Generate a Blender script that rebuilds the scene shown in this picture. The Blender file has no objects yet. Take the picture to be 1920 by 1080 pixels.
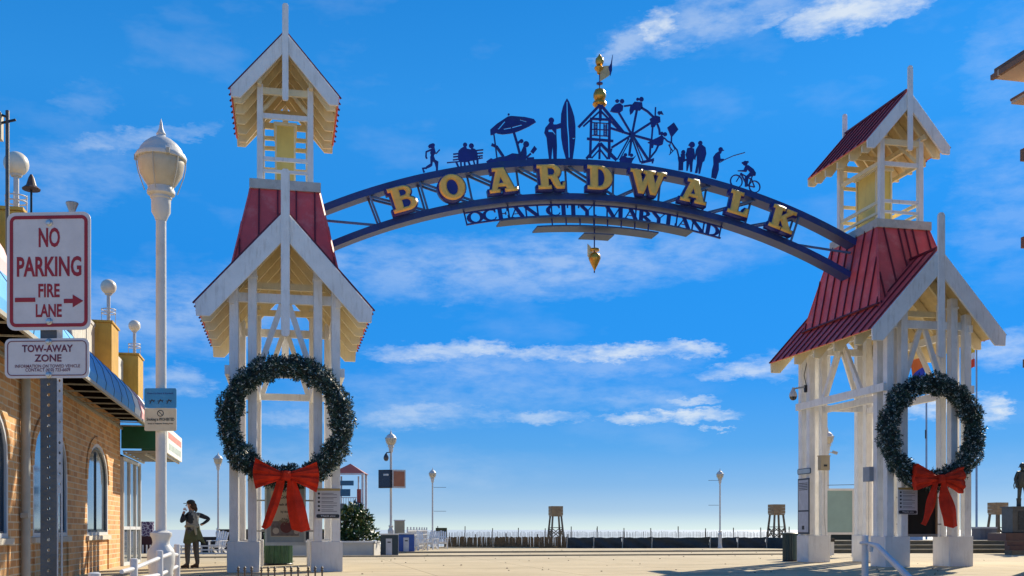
import bpy, bmesh, math, random
from mathutils import Vector, Matrix
R = math.radians
random.seed(7)
sc = bpy.context.scene
C = sc.collection
# ---------------------------------------------------------------- camera
F_PX, HOR, VPX, CAMH = 1950.0, 993.0, 535.0, 1.0
YAW = math.atan((960 - VPX) / F_PX)
cd = bpy.data.cameras.new('camera')
cam = bpy.data.objects.new('camera', cd)
C.objects.link(cam)
cam.location = (0, 0, CAMH)
cam.rotation_euler = (R(90), 0, -YAW)
cd.sensor_width = 36
cd.lens = 36 * F_PX / 1920
cd.shift_y = (HOR - 540) / 1920
cd.clip_start = 0.1
cd.clip_end = 30000
sc.camera = cam
# ---------------------------------------------------------------- sky and sun
SUN_AZ, SUN_EL = 44.0, 34.0          # degrees clockwise from +Y, and above the horizon
sc.view_settings.view_transform = 'Standard'
sc.view_settings.look = 'None'
sc.view_settings.exposure = 0.55
sc.view_settings.gamma = 1
sc.view_settings.use_curve_mapping = False
world = bpy.data.worlds.new('World')
sc.world = world
world.use_nodes = True
nt = world.node_tree
for n in list(nt.nodes): nt.nodes.remove(n)
def N(t, **k):
    n = nt.nodes.new(t)
    for a, b in k.items(): setattr(n, a, b)
    return n
def L(a, b): nt.links.new(a, b)
def MA(op, a, b=None, c=None, clamp=False):
    n = N('ShaderNodeMath', operation=op, use_clamp=clamp)
    for i, v in enumerate((a, b, c)):
        if v is None: continue
        if isinstance(v, (int, float)): n.inputs[i].default_value = v
        else: L(v, n.inputs[i])
    return n.outputs[0]
sky = N('ShaderNodeTexSky', sky_type='NISHITA')
sky.sun_disc = False
sky.sun_elevation = R(SUN_EL)
sky.sun_rotation = R(SUN_AZ)
sky.altitude = 0
sky.air_density = 1.0
sky.dust_density = 0.3
sky.ozone_density = 2.5
tc = N('ShaderNodeTexCoord')
sep = N('ShaderNodeSeparateXYZ'); L(tc.outputs['Generated'], sep.inputs[0])
az = MA('MULTIPLY', MA('ARCTAN2', sep.outputs[0], sep.outputs[1]), 57.2958)
el = MA('MULTIPLY', MA('ARCSINE', sep.outputs[2]), 57.2958)
comb = N('ShaderNodeCombineXYZ'); L(az, comb.inputs[0]); L(MA('MULTIPLY', el, 2.6), comb.inputs[1])
n1 = N('ShaderNodeTexNoise'); L(comb.outputs[0], n1.inputs['Vector'])
n1.inputs['Scale'].default_value = 0.42; n1.inputs['Detail'].default_value = 7; n1.inputs['Roughness'].default_value = 0.62
n2 = N('ShaderNodeTexNoise'); L(comb.outputs[0], n2.inputs['Vector'])
n2.inputs['Scale'].default_value = 0.11; n2.inputs['Detail'].default_value = 5; n2.inputs['Roughness'].default_value = 0.6
warp = MA('SUBTRACT', n1.outputs[0], 0.5)
warp2 = MA('SUBTRACT', n2.outputs[0], 0.5)
def pxdir(u, v):
    t = (u - 960) / F_PX
    a = math.degrees(YAW + math.atan(t))
    e = math.degrees(math.atan((HOR - v) / F_PX * math.cos(math.atan(t))))
    return a, e
# clouds seen in the photograph: centre, half width, half height (in its pixels), tilt (deg), density
CLOUDS = [(1235, 52, 45, 30, 15, 1.0), (1180, 82, 75, 26, 25, .5), (1350, 30, 230, 40, 9, .42), (1590, 18, 125, 34, 6, 1.05), (1700, 0, 80, 24, 14, .8), (1440, 38, 60, 12, 14, .5),
          (800, 664, 110, 20, 2, .72), (905, 655, 80, 17, -2, .85), (1010, 665, 90, 16, 0, .7), (1160, 662, 150, 17, 1, .95), (1290, 655, 70, 18, -4, .9), (900, 690, 170, 34, 0, .32), (1150, 685, 170, 28, 0, .3),
          (1400, 693, 95, 17, 6, .75), (1450, 690, 60, 26, 0, .5), (770, 778, 120, 26, 4, .55), (900, 775, 60, 18, 0, .4), (1020, 782, 80, 14, 0, .6), (1255, 782, 130, 13, 1, 1.05), (1300, 752, 55, 10, 0, .7), (1210, 750, 110, 22, 0, .3), (1340, 803, 35, 4, 0, .7),
          (1760, 765, 90, 20, 0, 1.0), (1860, 768, 42, 30, 0, 1.05), (1890, 655, 80, 34, 14, .55), (1600, 650, 70, 30, 0, .35), (330, 715, 70, 28, 0, .45), (250, 262, 170, 18, 14, .42), (560, 785, 90, 18, 0, .35), (1000, 500, 470, 60, 3, .42), (340, 590, 260, 70, 0, .40), (650, 500, 260, 50, 8, .30), (120, 330, 160, 60, 12, .22), (1900, 380, 120, 150, 0, .20), (930, 730, 400, 40, 0, .22), (560, 880, 500, 60, 0, .16), (740, 770, 250, 36, 0, .25), (160, 190, 60, 30, 20, .12), (1890, 120, 90, 90, 0, .18)]
# ragged edges: bend the directions with two scales of noise before drawing each cloud
wn = N('ShaderNodeTexNoise'); L(comb.outputs[0], wn.inputs['Vector']); wn.inputs['Scale'].default_value = 0.9; wn.inputs['Detail'].default_value = 8; wn.inputs['Roughness'].default_value = 0.68
wsep = N('ShaderNodeSeparateColor'); L(wn.outputs['Color'], wsep.inputs[0])
azw = MA('ADD', az, MA('MULTIPLY', MA('SUBTRACT', wsep.outputs[0], 0.5), 3.4))
elw = MA('ADD', el, MA('MULTIPLY', MA('SUBTRACT', wsep.outputs[1], 0.5), 1.5))
tot = None
for (u, v, rw, rh, tl, w) in CLOUDS:
    a0, e0 = pxdir(u, v)
    k = 57.2958 / F_PX
    cs, sn = math.cos(R(tl)), math.sin(R(tl))
    da = MA('SUBTRACT', azw, a0); de = MA('SUBTRACT', elw, e0)
    cosv = math.cos(math.atan((u - 960) / F_PX)) ** 2
    p = MA('ADD', MA('MULTIPLY', da, cs / (rw * k * cosv)), MA('MULTIPLY', de, sn / (rw * k)))
    q = MA('ADD', MA('MULTIPLY', da, -sn / (rh * k)), MA('MULTIPLY', de, cs / (rh * k)))
    d2 = MA('ADD', MA('MULTIPLY', p, p), MA('MULTIPLY', q, q))
    c_ = MA('MULTIPLY', MA('SUBTRACT', 1.25, d2, clamp=False), w * 0.62)
    c_ = MA('MAXIMUM', c_, 0.0)
    c_ = MA('MINIMUM', c_, w)
    tot = c_ if tot is None else MA('MAXIMUM', tot, c_)
nz = MA('ADD', MA('MULTIPLY', warp, 3.4), 0.62)
dens = MA('MULTIPLY', tot, MA('MAXIMUM', MA('MINIMUM', MA('ADD', nz, MA('MULTIPLY', tot, .35)), 1.0), 0.0))
# thin high veil all round the sky
veil = MA('MULTIPLY', MA('MAXIMUM', MA('SUBTRACT', n2.outputs[0], 0.53), 0.0), 0.45)
dens = MA('MINIMUM', MA('ADD', dens, veil), 1.0)
# deep saturated blue of the photograph: the Nishita brightness, softened, times the hue of each height
bw = N('ShaderNodeRGBToBW'); L(sky.outputs[0], bw.inputs[0])
fac = MA('POWER', MA('DIVIDE', bw.outputs[0], 2.6), 0.26)
fac = MA('MINIMUM', MA('MAXIMUM', fac, 0.7), 1.5)
rp = N('ShaderNodeValToRGB'); L(MA('DIVIDE', MA('MAXIMUM', el, 0.0), 40.0), rp.inputs[0])
STOPS = [(0.0, (4.1, 4.9, 4.8)), (1.0, (2.3, 3.4, 4.5)), (2.4, (1.35, 2.75, 4.6)), (4.5, (.62, 2.3, 4.9)), (8.5, (.18, 1.95, 5.5)), (14, (.14, 1.95, 5.7)), (22, (.22, 2.15, 5.9)), (29, (.12, 1.75, 5.3)), (40, (.3, 1.6, 4.4))]
er = rp.color_ramp.elements
while len(er) < len(STOPS): er.new(.5)
for e_, (dg, c_) in zip(er, STOPS): e_.position = dg / 40.0; e_.color = (c_[0] / 8, c_[1] / 8, c_[2] / 8, 1)
hm = N('ShaderNodeMix', data_type='RGBA', blend_type='MULTIPLY'); hm.inputs[0].default_value = 1.0
L(rp.outputs[0], hm.inputs[6]); f3 = N('ShaderNodeCombineXYZ'); f8 = MA('MULTIPLY', fac, 8.0)
for i in range(3): L(f8, f3.inputs[i])
L(f3.outputs[0], hm.inputs[7])
cmix = N('ShaderNodeMix', data_type='RGBA'); L(dens, cmix.inputs[0]); L(hm.outputs[2], cmix.inputs[6])
cmix.inputs[7].default_value = (6.6, 7.1, 7.4, 1)
bg = N('ShaderNodeBackground'); L(cmix.outputs[2], bg.inputs[0]); bg.inputs[1].default_value = 0.086
wo = N('ShaderNodeOutputWorld'); L(bg.outputs[0], wo.inputs[0])
sd = bpy.data.lights.new('sun', 'SUN'); sd.energy = 4.9; sd.angle = R(0.5); sd.color = (1.0, .89, .70)
sun = bpy.data.objects.new('sun', sd); C.objects.link(sun)
sv = Vector((math.sin(R(SUN_AZ)) * math.cos(R(SUN_EL)), math.cos(R(SUN_AZ)) * math.cos(R(SUN_EL)), math.sin(R(SUN_EL))))
sun.rotation_euler = sv.to_track_quat('Z', 'Y').to_euler()
sun.location = sv * 60
# ---------------------------------------------------------------- materials
MATS = {}
def mat(name, col, rough=.6, var=.12, scale=3.0, bump=.0, metal=0.0, streak=0.0, dirt=None, dirt_amt=.0, spec=.5, trans=0.0, coat=0.0):
    if name in MATS: return MATS[name]
    m = bpy.data.materials.new(name); m.use_nodes = True
    t = m.node_tree; b = t.nodes['Principled BSDF']
    def nn(k, **a):
        q = t.nodes.new(k)
        for x, y in a.items(): setattr(q, x, y)
        return q
    tcn = nn('ShaderNodeTexCoord')
    no = nn('ShaderNodeTexNoise'); no.inputs['Scale'].default_value = scale; no.inputs['Detail'].default_value = 6; no.inputs['Roughness'].default_value = .6
    t.links.new(tcn.outputs['Object'], no.inputs['Vector'])
    ramp = nn('ShaderNodeMapRange'); ramp.inputs[1].default_value = .3; ramp.inputs[2].default_value = .7
    ramp.inputs[3].default_value = 1 - var; ramp.inputs[4].default_value = 1 + var
    t.links.new(no.outputs[0], ramp.inputs[0])
    mul = nn('ShaderNodeMix', data_type='RGBA', blend_type='MULTIPLY'); mul.inputs[0].default_value = 1
    mul.inputs[6].default_value = (*col, 1)
    t.links.new(ramp.outputs[0], mul.inputs[7])
    out = mul.outputs[2]
    if dirt_amt > 0:
        mp = nn('ShaderNodeMapping'); mp.inputs['Scale'].default_value = (4, 4, .55) if streak else (1, 1, 1)
        t.links.new(tcn.outputs['Object'], mp.inputs[0])
        n3 = nn('ShaderNodeTexNoise'); n3.inputs['Scale'].default_value = scale * 1.4; n3.inputs['Detail'].default_value = 8; n3.inputs['Roughness'].default_value = .7
        t.links.new(mp.outputs[0], n3.inputs['Vector'])
        r2 = nn('ShaderNodeMapRange'); r2.inputs[1].default_value = .52; r2.inputs[2].default_value = .78; r2.inputs[3].default_value = 0; r2.inputs[4].default_value = dirt_amt
        t.links.new(n3.outputs[0], r2.inputs[0])
        mx = nn('ShaderNodeMix', data_type='RGBA'); t.links.new(r2.outputs[0], mx.inputs[0]); t.links.new(out, mx.inputs[6])
        mx.inputs[7].default_value = (*(dirt or (.2, .17, .13)), 1)
        out = mx.outputs[2]
    t.links.new(out, b.inputs['Base Color'])
    rr = nn('ShaderNodeMapRange'); rr.inputs[3].default_value = max(0, rough - .08); rr.inputs[4].default_value = min(1, rough + .1)
    t.links.new(no.outputs[0], rr.inputs[0]); t.links.new(rr.outputs[0], b.inputs['Roughness'])
    b.inputs['Metallic'].default_value = metal
    b.inputs['Specular IOR Level'].default_value = spec
    if coat: b.inputs['Coat Weight'].default_value = coat
    if trans: b.inputs['Transmission Weight'].default_value = trans
    if bump:
        bp = nn('ShaderNodeBump'); bp.inputs['Strength'].default_value = bump; bp.inputs['Distance'].default_value = .02
        n4 = nn('ShaderNodeTexNoise'); n4.inputs['Scale'].default_value = scale * 9; n4.inputs['Detail'].default_value = 5
        t.links.new(tcn.outputs['Object'], n4.inputs['Vector']); t.links.new(n4.outputs[0], bp.inputs['Height']); t.links.new(bp.outputs[0], b.inputs['Normal'])
    MATS[name] = m
    return m
WHITE = mat('white_paint', (.80, .795, .775), .55, .08, 2.6, .35, streak=1, dirt=(.38, .33, .26), dirt_amt=.5)
CREAM = mat('bounce_cream_paint', (.80, .69, .44), .6, .08, 2.5, .25, streak=1, dirt=(.38, .29, .15), dirt_amt=.35)  # warm ground bounce put into the timber colour; plain cream on the box trim
SHEATH = mat('bounce_gold_boards', (.70, .56, .30), .7, .14, 3.0, .3, dirt=(.25, .18, .09), dirt_amt=.4)  # golden bounce light under the roofs, painted into the board colour
SEAM = mat('roof_seam', (.13, .008, .02), .5, .2, 3)
GREYW = mat('weathered_white_paint', (.50, .49, .45), .7, .15, 4.0, .4, dirt=(.25, .23, .19), dirt_amt=.6)
REDM = mat('red_metal_roof', (.66, .085, .085), .5, .18, 1.6, .1, dirt=(.70, .30, .27), dirt_amt=.6, spec=.5)
YEL = mat('yellow_panel', (.72, .56, .16), .6, .1, 2.0, .2, streak=1, dirt=(.5, .36, .12), dirt_amt=.5)
NAVY = mat('navy_steel', (.012, .020, .20), .4, .25, 2.0, .1, dirt=(.02, .07, .12), dirt_amt=.6)
TEAL = mat('blue_painted_steel', (.018, .042, .19), .42, .25, 1.5, .1, dirt=(.035, .10, .15), dirt_amt=.75)
PLATE = mat('grey_blue_plate', (.055, .085, .17), .5, .2, 2.5, .1, dirt=(.05, .05, .06), dirt_amt=.4)
GOLD = mat('gold_leaf', (.90, .54, .13), .6, .12, 5.0, .1, metal=.0, spec=.25, dirt=(.45, .26, .07), dirt_amt=.35)
GOLD2 = mat('old_gold', (.62, .33, .05), .3, .2, 6.0, .1, metal=.6, dirt=(.2, .09, .02), dirt_amt=.6)
BLACKM = mat('black_metal', (.012, .012, .014), .45, .2, 5)
GALV = mat('galvanised_steel', (.085, .088, .095), .5, .25, 9.0, .2, metal=.35)
RED = mat('red_velvet', (.62, .035, .012), .75, .25, 5.0, .4, dirt=(.35, .01, .01), dirt_amt=.4, spec=.2)
CONC = mat('pier_base_paint', (.74, .73, .71), .7, .08, 2.0, .3, streak=1, dirt=(.33, .29, .25), dirt_amt=.4)
LAMPW = mat('lamp_post_paint', (.56, .56, .55), .5, .08, 3.0, .2, dirt=(.3, .27, .2), dirt_amt=.45)
# ---------------------------------------------------------------- helpers
class MB:
    def __init__(s): s.v = []; s.f = []; s.m = []; s.mi = 0
    def add(s, vs, fs):
        o = len(s.v); s.v += [tuple(q) for q in vs]; s.f += [tuple(i + o for i in f) for f in fs]; s.m += [s.mi] * len(fs); return s
    def box(s, x0, x1, y0, y1, z0, z1):
        return s.add([(x0, y0, z0), (x1, y0, z0), (x1, y1, z0), (x0, y1, z0), (x0, y0, z1), (x1, y0, z1), (x1, y1, z1), (x0, y1, z1)],
                     [(0, 3, 2, 1), (4, 5, 6, 7), (0, 1, 5, 4), (1, 2, 6, 5), (2, 3, 7, 6), (3, 0, 4, 7)])
    def cbox(s, c, d):
        return s.box(c[0] - d[0] / 2, c[0] + d[0] / 2, c[1] - d[1] / 2, c[1] + d[1] / 2, c[2] - d[2] / 2, c[2] + d[2] / 2)
    def beam(s, p, q, w, d, side=(0, 1, 0)):
        """rectangular bar from p to q; d along 'side', w across"""
        p, q = Vector(p), Vector(q); a = (q - p).normalized(); sd_ = Vector(side); sd_ = (sd_ - a * sd_.dot(a)).normalized(); u = a.cross(sd_)
        vs = []
        for e in (p, q):
            for i, j in ((-1, -1), (1, -1), (1, 1), (-1, 1)): vs.append(e + u * (w / 2 * i) + sd_ * (d / 2 * j))
        return s.add(vs, [(0, 1, 2, 3), (7, 6, 5, 4), (0, 4, 5, 1), (1, 5, 6, 2), (2, 6, 7, 3), (3, 7, 4, 0)])
    def prism(s, poly, fn0, fn1):
        n = len(poly); vs = [fn0(*p) for p in poly] + [fn1(*p) for p in poly]
        return s.add(vs, [tuple(range(n)), tuple(range(2 * n - 1, n - 1, -1))] + [((i + 1) % n, i, n + i, n + (i + 1) % n) for i in range(n)])
    def xz(s, poly, y0, y1):      # outline in the XZ plane, thickness y0..y1
        if sum(poly[i][0] * poly[(i + 1) % len(poly)][1] - poly[(i + 1) % len(poly)][0] * poly[i][1] for i in range(len(poly))) < 0: poly = poly[::-1]
        return s.prism(poly, lambda x, z: (x, y0, z), lambda x, z: (x, y1, z))
    def yz(s, poly, x0, x1):
        if sum(poly[i][0] * poly[(i + 1) % len(poly)][1] - poly[(i + 1) % len(poly)][0] * poly[i][1] for i in range(len(poly))) > 0: poly = poly[::-1]
        return s.prism(poly, lambda y, z: (x0, y, z), lambda y, z: (x1, y, z))
    def slab(s, pts, th):         # convex 3-D polygon thickened along minus its normal
        pts = [Vector(p) for p in pts]; n = (pts[1] - pts[0]).cross(pts[2] - pts[0]).normalized()
        k = len(pts); vs = pts + [p - n * th for p in pts]
        return s.add(vs, [tuple(range(k)), tuple(range(2 * k - 1, k - 1, -1))] + [((i + 1) % k, i, k + i, k + (i + 1) % k) for i in range(k)])
    def lathe(s, prof, c=(0, 0, 0), n=20, ax='z'):
        vs = []; fs = []
        for r, z in prof:
            for i in range(n):
                a = 2 * math.pi * i / n
                x, y = r * math.cos(a), r * math.sin(a)
                vs.append((c[0] + x, c[1] + y, c[2] + z) if ax == 'z' else ((c[0] + x, c[1] + z, c[2] + y) if ax == 'y' else (c[0] + z, c[1] + x, c[2] + y)))
        for j in range(len(prof) - 1):
            for i in range(n):
                k = (i + 1) % n
                f = (j * n + i, j * n + k, (j + 1) * n + k, (j + 1) * n + i)
                fs.append(f if ax != 'y' else f[::-1])
        fs.append(tuple(range(n))[::-1]); fs.append(tuple(range((len(prof) - 1) * n, len(prof) * n)))
        return s.add(vs, fs)
    def tube(s, pts, r, n=8):
        pts = [Vector(p) for p in pts]; rings = []; vs = []; fs = []
        up = None
        for i, p in enumerate(pts):
            a = (pts[min(i + 1, len(pts) - 1)] - pts[max(i - 1, 0)]).normalized()
            if up is None:
                up = Vector((0, 0, 1)) if abs(a.z) < .9 else Vector((1, 0, 0))
            u = a.cross(up).normalized(); w = u.cross(a).normalized(); up = w
            rr = r[i] if isinstance(r, (list, tuple)) else r
            for k in range(n):
                t = 2 * math.pi * k / n; vs.append(p + u * (rr * math.cos(t)) + w * (rr * math.sin(t)))
        for j in range(len(pts) - 1):
            for k in range(n):
                l = (k + 1) % n; fs.append((j * n + k, j * n + l, (j + 1) * n + l, (j + 1) * n + k))
        fs.append(tuple(range(n))[::-1]); fs.append(tuple(range((len(pts) - 1) * n, len(pts) * n)))
        return s.add(vs, fs)
    def ball(s, c, r, n=14, sz=1.0):
        return s.lathe([(max(r * math.sin(math.pi * i / (n // 2 + 1)), .0004), -r * sz * math.cos(math.pi * i / (n // 2 + 1))) for i in range(n // 2 + 2)], c, n)
    def mesh(s, name):
        me = bpy.data.meshes.new(name); me.from_pydata(s.v, [], s.f)
        if any(s.m): me.polygons.foreach_set('material_index', s.m)
        me.update(); return me
    def build(s, name, m, parent=None, smooth=False, kind=None, label=None, loc=None, bevel=0):
        me = s.mesh(name)
        for q in (m if isinstance(m, (list, tuple)) else [m]): me.materials.append(q)
        if smooth:
            bm = bmesh.new(); bm.from_mesh(me)
            bmesh.ops.recalc_face_normals(bm, faces=bm.faces)
            for f in bm.faces: f.smooth = True
            for e in bm.edges:
                if len(e.link_faces) != 2 or e.calc_face_angle(0) > R(42): e.smooth = False
            bm.to_mesh(me); bm.free()
        return obj(name, me, parent, kind, label, loc, bevel)
def obj(name, me, parent=None, kind=None, label=None, loc=None, bevel=0):
    o = bpy.data.objects.new(name, me); C.objects.link(o)
    if parent: o.parent = parent
    if kind: o['kind'] = kind
    if label: o['label'] = label
    if loc: o.location = loc
    if bevel:
        b = o.modifiers.new('bevel', 'BEVEL'); b.width = bevel; b.segments = 1; b.limit_method = 'ANGLE'
    return o
def thing(name, label, cat, loc=(0, 0, 0), rz=0, group=None):
    o = bpy.data.objects.new(name, None); C.objects.link(o); o.empty_display_size = .2
    o.location = loc; o.rotation_euler = (0, 0, rz); o['label'] = label; o['category'] = cat
    if group: o['group'] = group
    return o
def tag(o, label, cat, group=None):
    o['label'] = label; o['category'] = cat
    if group: o['group'] = group
    return o
def kids(o): return [c for c in bpy.data.objects if c.parent == o]
def dup(root, loc, rz=None, label=None, sc_=None):
    r = root.copy(); C.objects.link(r); r.location = loc
    if rz is not None: r.rotation_euler = (0, 0, rz)
    if sc_: r.scale = (sc_, sc_, sc_)
    if label: r['label'] = label
    for ch in kids(root):
        c = ch.copy(); C.objects.link(c); c.parent = r
        for g in kids(ch):
            d = g.copy(); C.objects.link(d); d.parent = c
    return r
def at(u, zc):
    """ground point lying zc metres in front of the viewer in the direction of column u"""
    x = (u - 960) / F_PX * zc
    return x * math.cos(YAW) + zc * math.sin(YAW), -x * math.sin(YAW) + zc * math.cos(YAW)
def hz_(v, zc): return CAMH + (HOR - v) * zc / F_PX
def curve_mesh(name, splines, extrude=0, bevel=0, offset=0):
    cu = bpy.data.curves.new(name, 'CURVE'); cu.dimensions = '2D'; cu.fill_mode = 'BOTH'; cu.extrude = extrude; cu.bevel_depth = bevel; cu.bevel_resolution = 0; cu.offset = offset
    for pts in splines:
        sp = cu.splines.new('POLY'); sp.points.add(len(pts) - 1); sp.use_cyclic_u = True
        for i, p in enumerate(pts): sp.points[i].co = (p[0], p[1], 0, 1)
    o = bpy.data.objects.new(name, cu); C.objects.link(o)
    dg = bpy.context.evaluated_depsgraph_get(); me = bpy.data.meshes.new_from_object(o.evaluated_get(dg)); me.name = name
    bpy.data.objects.remove(o); bpy.data.curves.remove(cu)
    return me
_tx = {}
def text_mesh(body, size=1.0, extrude=0.0, xs=1.0, bold=0.0, align='CENTER', spacing=1.0):
    cu = bpy.data.curves.new('lettering', 'FONT'); cu.body = body; cu.size = size; cu.extrude = extrude; cu.align_x = align; cu.align_y = 'CENTER'; cu.offset = bold; cu.resolution_u = 3; cu.space_character = spacing
    o = bpy.data.objects.new('lettering', cu); C.objects.link(o)
    dg = bpy.context.evaluated_depsgraph_get(); me = bpy.data.meshes.new_from_object(o.evaluated_get(dg)); me.name = 'lettering'
    bpy.data.objects.remove(o); bpy.data.curves.remove(cu)
    for v in me.vertices: v.co.x *= xs
    return me
def place_mesh(me, m, M):
    me.transform(M); me.materials.clear(); me.materials.append(m); return me
STAND = Matrix.Rotation(R(90), 4, 'X')      # XY drawing stood upright, facing -Y
def text(body, m, parent, pos, size, xs=1.0, extrude=.001, bold=0.0, rot=None, spacing=1.0, name='lettering'):
    me = text_mesh(body, size, extrude, xs, bold, spacing=spacing)
    return obj(name, place_mesh(me, m, Matrix.Translation(pos) @ (rot or Matrix()) @ STAND), parent)
def arc(cx, cy, rx, ry, a0, a1, n=10): return [(cx + rx * math.cos(R(a0 + (a1 - a0) * i / n)), cy + ry * math.sin(R(a0 + (a1 - a0) * i / n))) for i in range(n + 1)]
def rrect(x0, x1, z0, z1, r, n=5):
    return arc(x1 - r, z1 - r, r, r, 0, 90, n) + arc(x0 + r, z1 - r, r, r, 90, 180, n) + arc(x0 + r, z0 + r, r, r, 180, 270, n) + arc(x1 - r, z0 + r, r, r, 270, 360, n)

def textfit(body, m, parent, cx, cz, width, cap, y=-.0025, bold=.028, name='lettering'):
    """flat print: body scaled to the given width and cap height, centred at (cx, cz), facing -Y"""
    me = text_mesh(body, 1.0, 0.0, 1.0, bold)
    xs = [v.co.x for v in me.vertices]; ys = [v.co.y for v in me.vertices]
    hc = (max(ys) - min(ys)) if not any(c in body for c in 'Qgpqy,()') else .73
    kx, ky = width / (max(xs) - min(xs)), cap / hc; mx, my = (max(xs) + min(xs)) / 2, (max(ys) + min(ys)) / 2
    me.transform(Matrix.Diagonal((kx, ky, 1, 1)) @ Matrix.Translation((-mx, -my, 0)))
    return obj(name, place_mesh(me, m, Matrix.Translation((cx, y, cz)) @ STAND), parent)
# ================================================================ THE SETTING
def concrete(name, c1, c2, joint=None):
    m = bpy.data.materials.new(name); m.use_nodes = True; t = m.node_tree; b = t.nodes['Principled BSDF']
    tcn = t.nodes.new('ShaderNodeTexCoord')
    a = t.nodes.new('ShaderNodeTexNoise'); a.inputs['Scale'].default_value = .35; a.inputs['Detail'].default_value = 9; a.inputs['Roughness'].default_value = .65
    t.links.new(tcn.outputs['Object'], a.inputs[0])
    r = t.nodes.new('ShaderNodeValToRGB'); r.color_ramp.elements[0].position = .34; r.color_ramp.elements[1].position = .66
    r.color_ramp.elements[0].color = (*c1, 1); r.color_ramp.elements[1].color = (*c2, 1)
    t.links.new(a.outputs[0], r.inputs[0])
    s = t.nodes.new('ShaderNodeTexNoise'); s.inputs['Scale'].default_value = 2.6; s.inputs['Detail'].default_value = 4
    t.links.new(tcn.outputs['Object'], s.inputs[0])
    mr = t.nodes.new('ShaderNodeMapRange'); mr.inputs[1].default_value = .62; mr.inputs[2].default_value = .74; mr.inputs[3].default_value = 1; mr.inputs[4].default_value = .82
    t.links.new(s.outputs[0], mr.inputs[0])
    mx = t.nodes.new('ShaderNodeMix'); mx.data_type = 'RGBA'; mx.blend_type = 'MULTIPLY'; mx.inputs[0].default_value = 1
    t.links.new(r.outputs[0], mx.inputs[6]); t.links.new(mr.outputs[0], mx.inputs[7])
    mp = t.nodes.new('ShaderNodeMapping'); mp.inputs['Rotation'].default_value = (0, 0, .25); mp.inputs['Scale'].default_value = (.16, 1.1, 1); t.links.new(tcn.outputs['Object'], mp.inputs[0])
    st = t.nodes.new('ShaderNodeTexNoise'); st.inputs['Scale'].default_value = .8; st.inputs['Detail'].default_value = 8; st.inputs['Roughness'].default_value = .7; t.links.new(mp.outputs[0], st.inputs[0])
    sr = t.nodes.new('ShaderNodeMapRange'); sr.inputs[1].default_value = .52; sr.inputs[2].default_value = .72; sr.inputs[3].default_value = 1; sr.inputs[4].default_value = .62; t.links.new(st.outputs[0], sr.inputs[0])
    bk = t.nodes.new('ShaderNodeTexBrick'); bk.offset = 0; bk.inputs['Scale'].default_value = 1; bk.inputs['Brick Width'].default_value = 3.2; bk.inputs['Row Height'].default_value = 3.2; bk.inputs['Mortar Size'].default_value = .014
    bk.inputs['Color1'].default_value = (1, 1, 1, 1); bk.inputs['Color2'].default_value = (.93, .93, .93, 1); bk.inputs['Mortar'].default_value = (.5, .47, .42, 1) if joint else (1, 1, 1, 1); t.links.new(tcn.outputs['Object'], bk.inputs[0])
    m2 = t.nodes.new('ShaderNodeMix'); m2.data_type = 'RGBA'; m2.blend_type = 'MULTIPLY'; m2.inputs[0].default_value = 1; t.links.new(mx.outputs[2], m2.inputs[6]); t.links.new(sr.outputs[0], m2.inputs[7])
    m3 = t.nodes.new('ShaderNodeMix'); m3.data_type = 'RGBA'; m3.blend_type = 'MULTIPLY'; m3.inputs[0].default_value = 1; t.links.new(m2.outputs[2], m3.inputs[6]); t.links.new(bk.outputs[0], m3.inputs[7])
    t.links.new(m3.outputs[2], b.inputs['Base Color']); b.inputs['Roughness'].default_value = .92; b.inputs['Specular IOR Level'].default_value = .25
    g = t.nodes.new('ShaderNodeTexNoise'); g.inputs['Scale'].default_value = 30; t.links.new(tcn.outputs['Object'], g.inputs[0])
    bp = t.nodes.new('ShaderNodeBump'); bp.inputs['Strength'].default_value = .5; bp.inputs['Distance'].default_value = .02
    t.links.new(g.outputs[0], bp.inputs['Height']); t.links.new(bp.outputs[0], b.inputs['Normal'])
    return m
GROUND = concrete('sandy_concrete', (.46, .375, .24), (.58, .48, .32), True)
SAND = concrete('beach_sand', (.46, .39, .27), (.58, .50, .36))
def sheet(name, x0, x1, y0, y1, z, m, nx=1, ny=1, fn=None):
    mb = MB()
    for j in range(ny + 1):
        for i in range(nx + 1):
            x = x0 + (x1 - x0) * i / nx; y = y0 + (y1 - y0) * j / ny
            mb.v.append((x, y, z + (fn(x, y) if fn else 0)))
    for j in range(ny):
        for i in range(nx):
            a = j * (nx + 1) + i; mb.f.append((a, a + 1, a + nx + 2, a + nx + 1)); mb.m.append(0)
    return mb.build(name, m, kind='structure')
sheet('ground', -300, 400, -60, 57, 0, GROUND)
sheet('beach', -900, 1500, 57, 135, 0.0, SAND, 80, 20, lambda x, y: -max(0, (y - 62)) * .024 + .03 * math.sin(x * .7) * math.sin(y * .9) * (y > 60))
SEA = bpy.data.materials.new('sea_water'); SEA.use_nodes = True
_t = SEA.node_tree; _b = _t.nodes['Principled BSDF']; _b.inputs['Base Color'].default_value = (.40, .46, .50, 1); _b.inputs['Roughness'].default_value = .55  # base colour lightened to stand for haze over the water
_n = _t.nodes.new('ShaderNodeTexNoise'); _n.inputs['Scale'].default_value = .6; _n.inputs['Detail'].default_value = 6
_c = _t.nodes.new('ShaderNodeTexCoord'); _t.links.new(_c.outputs['Object'], _n.inputs[0])
_p = _t.nodes.new('ShaderNodeBump'); _p.inputs['Strength'].default_value = .6; _p.inputs['Distance'].default_value = .5
_t.links.new(_n.outputs[0], _p.inputs['Height']); _t.links.new(_p.outputs[0], _b.inputs['Normal'])
sheet('sea', -9000, 12000, 120, 16000, -1.55, SEA)
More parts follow.
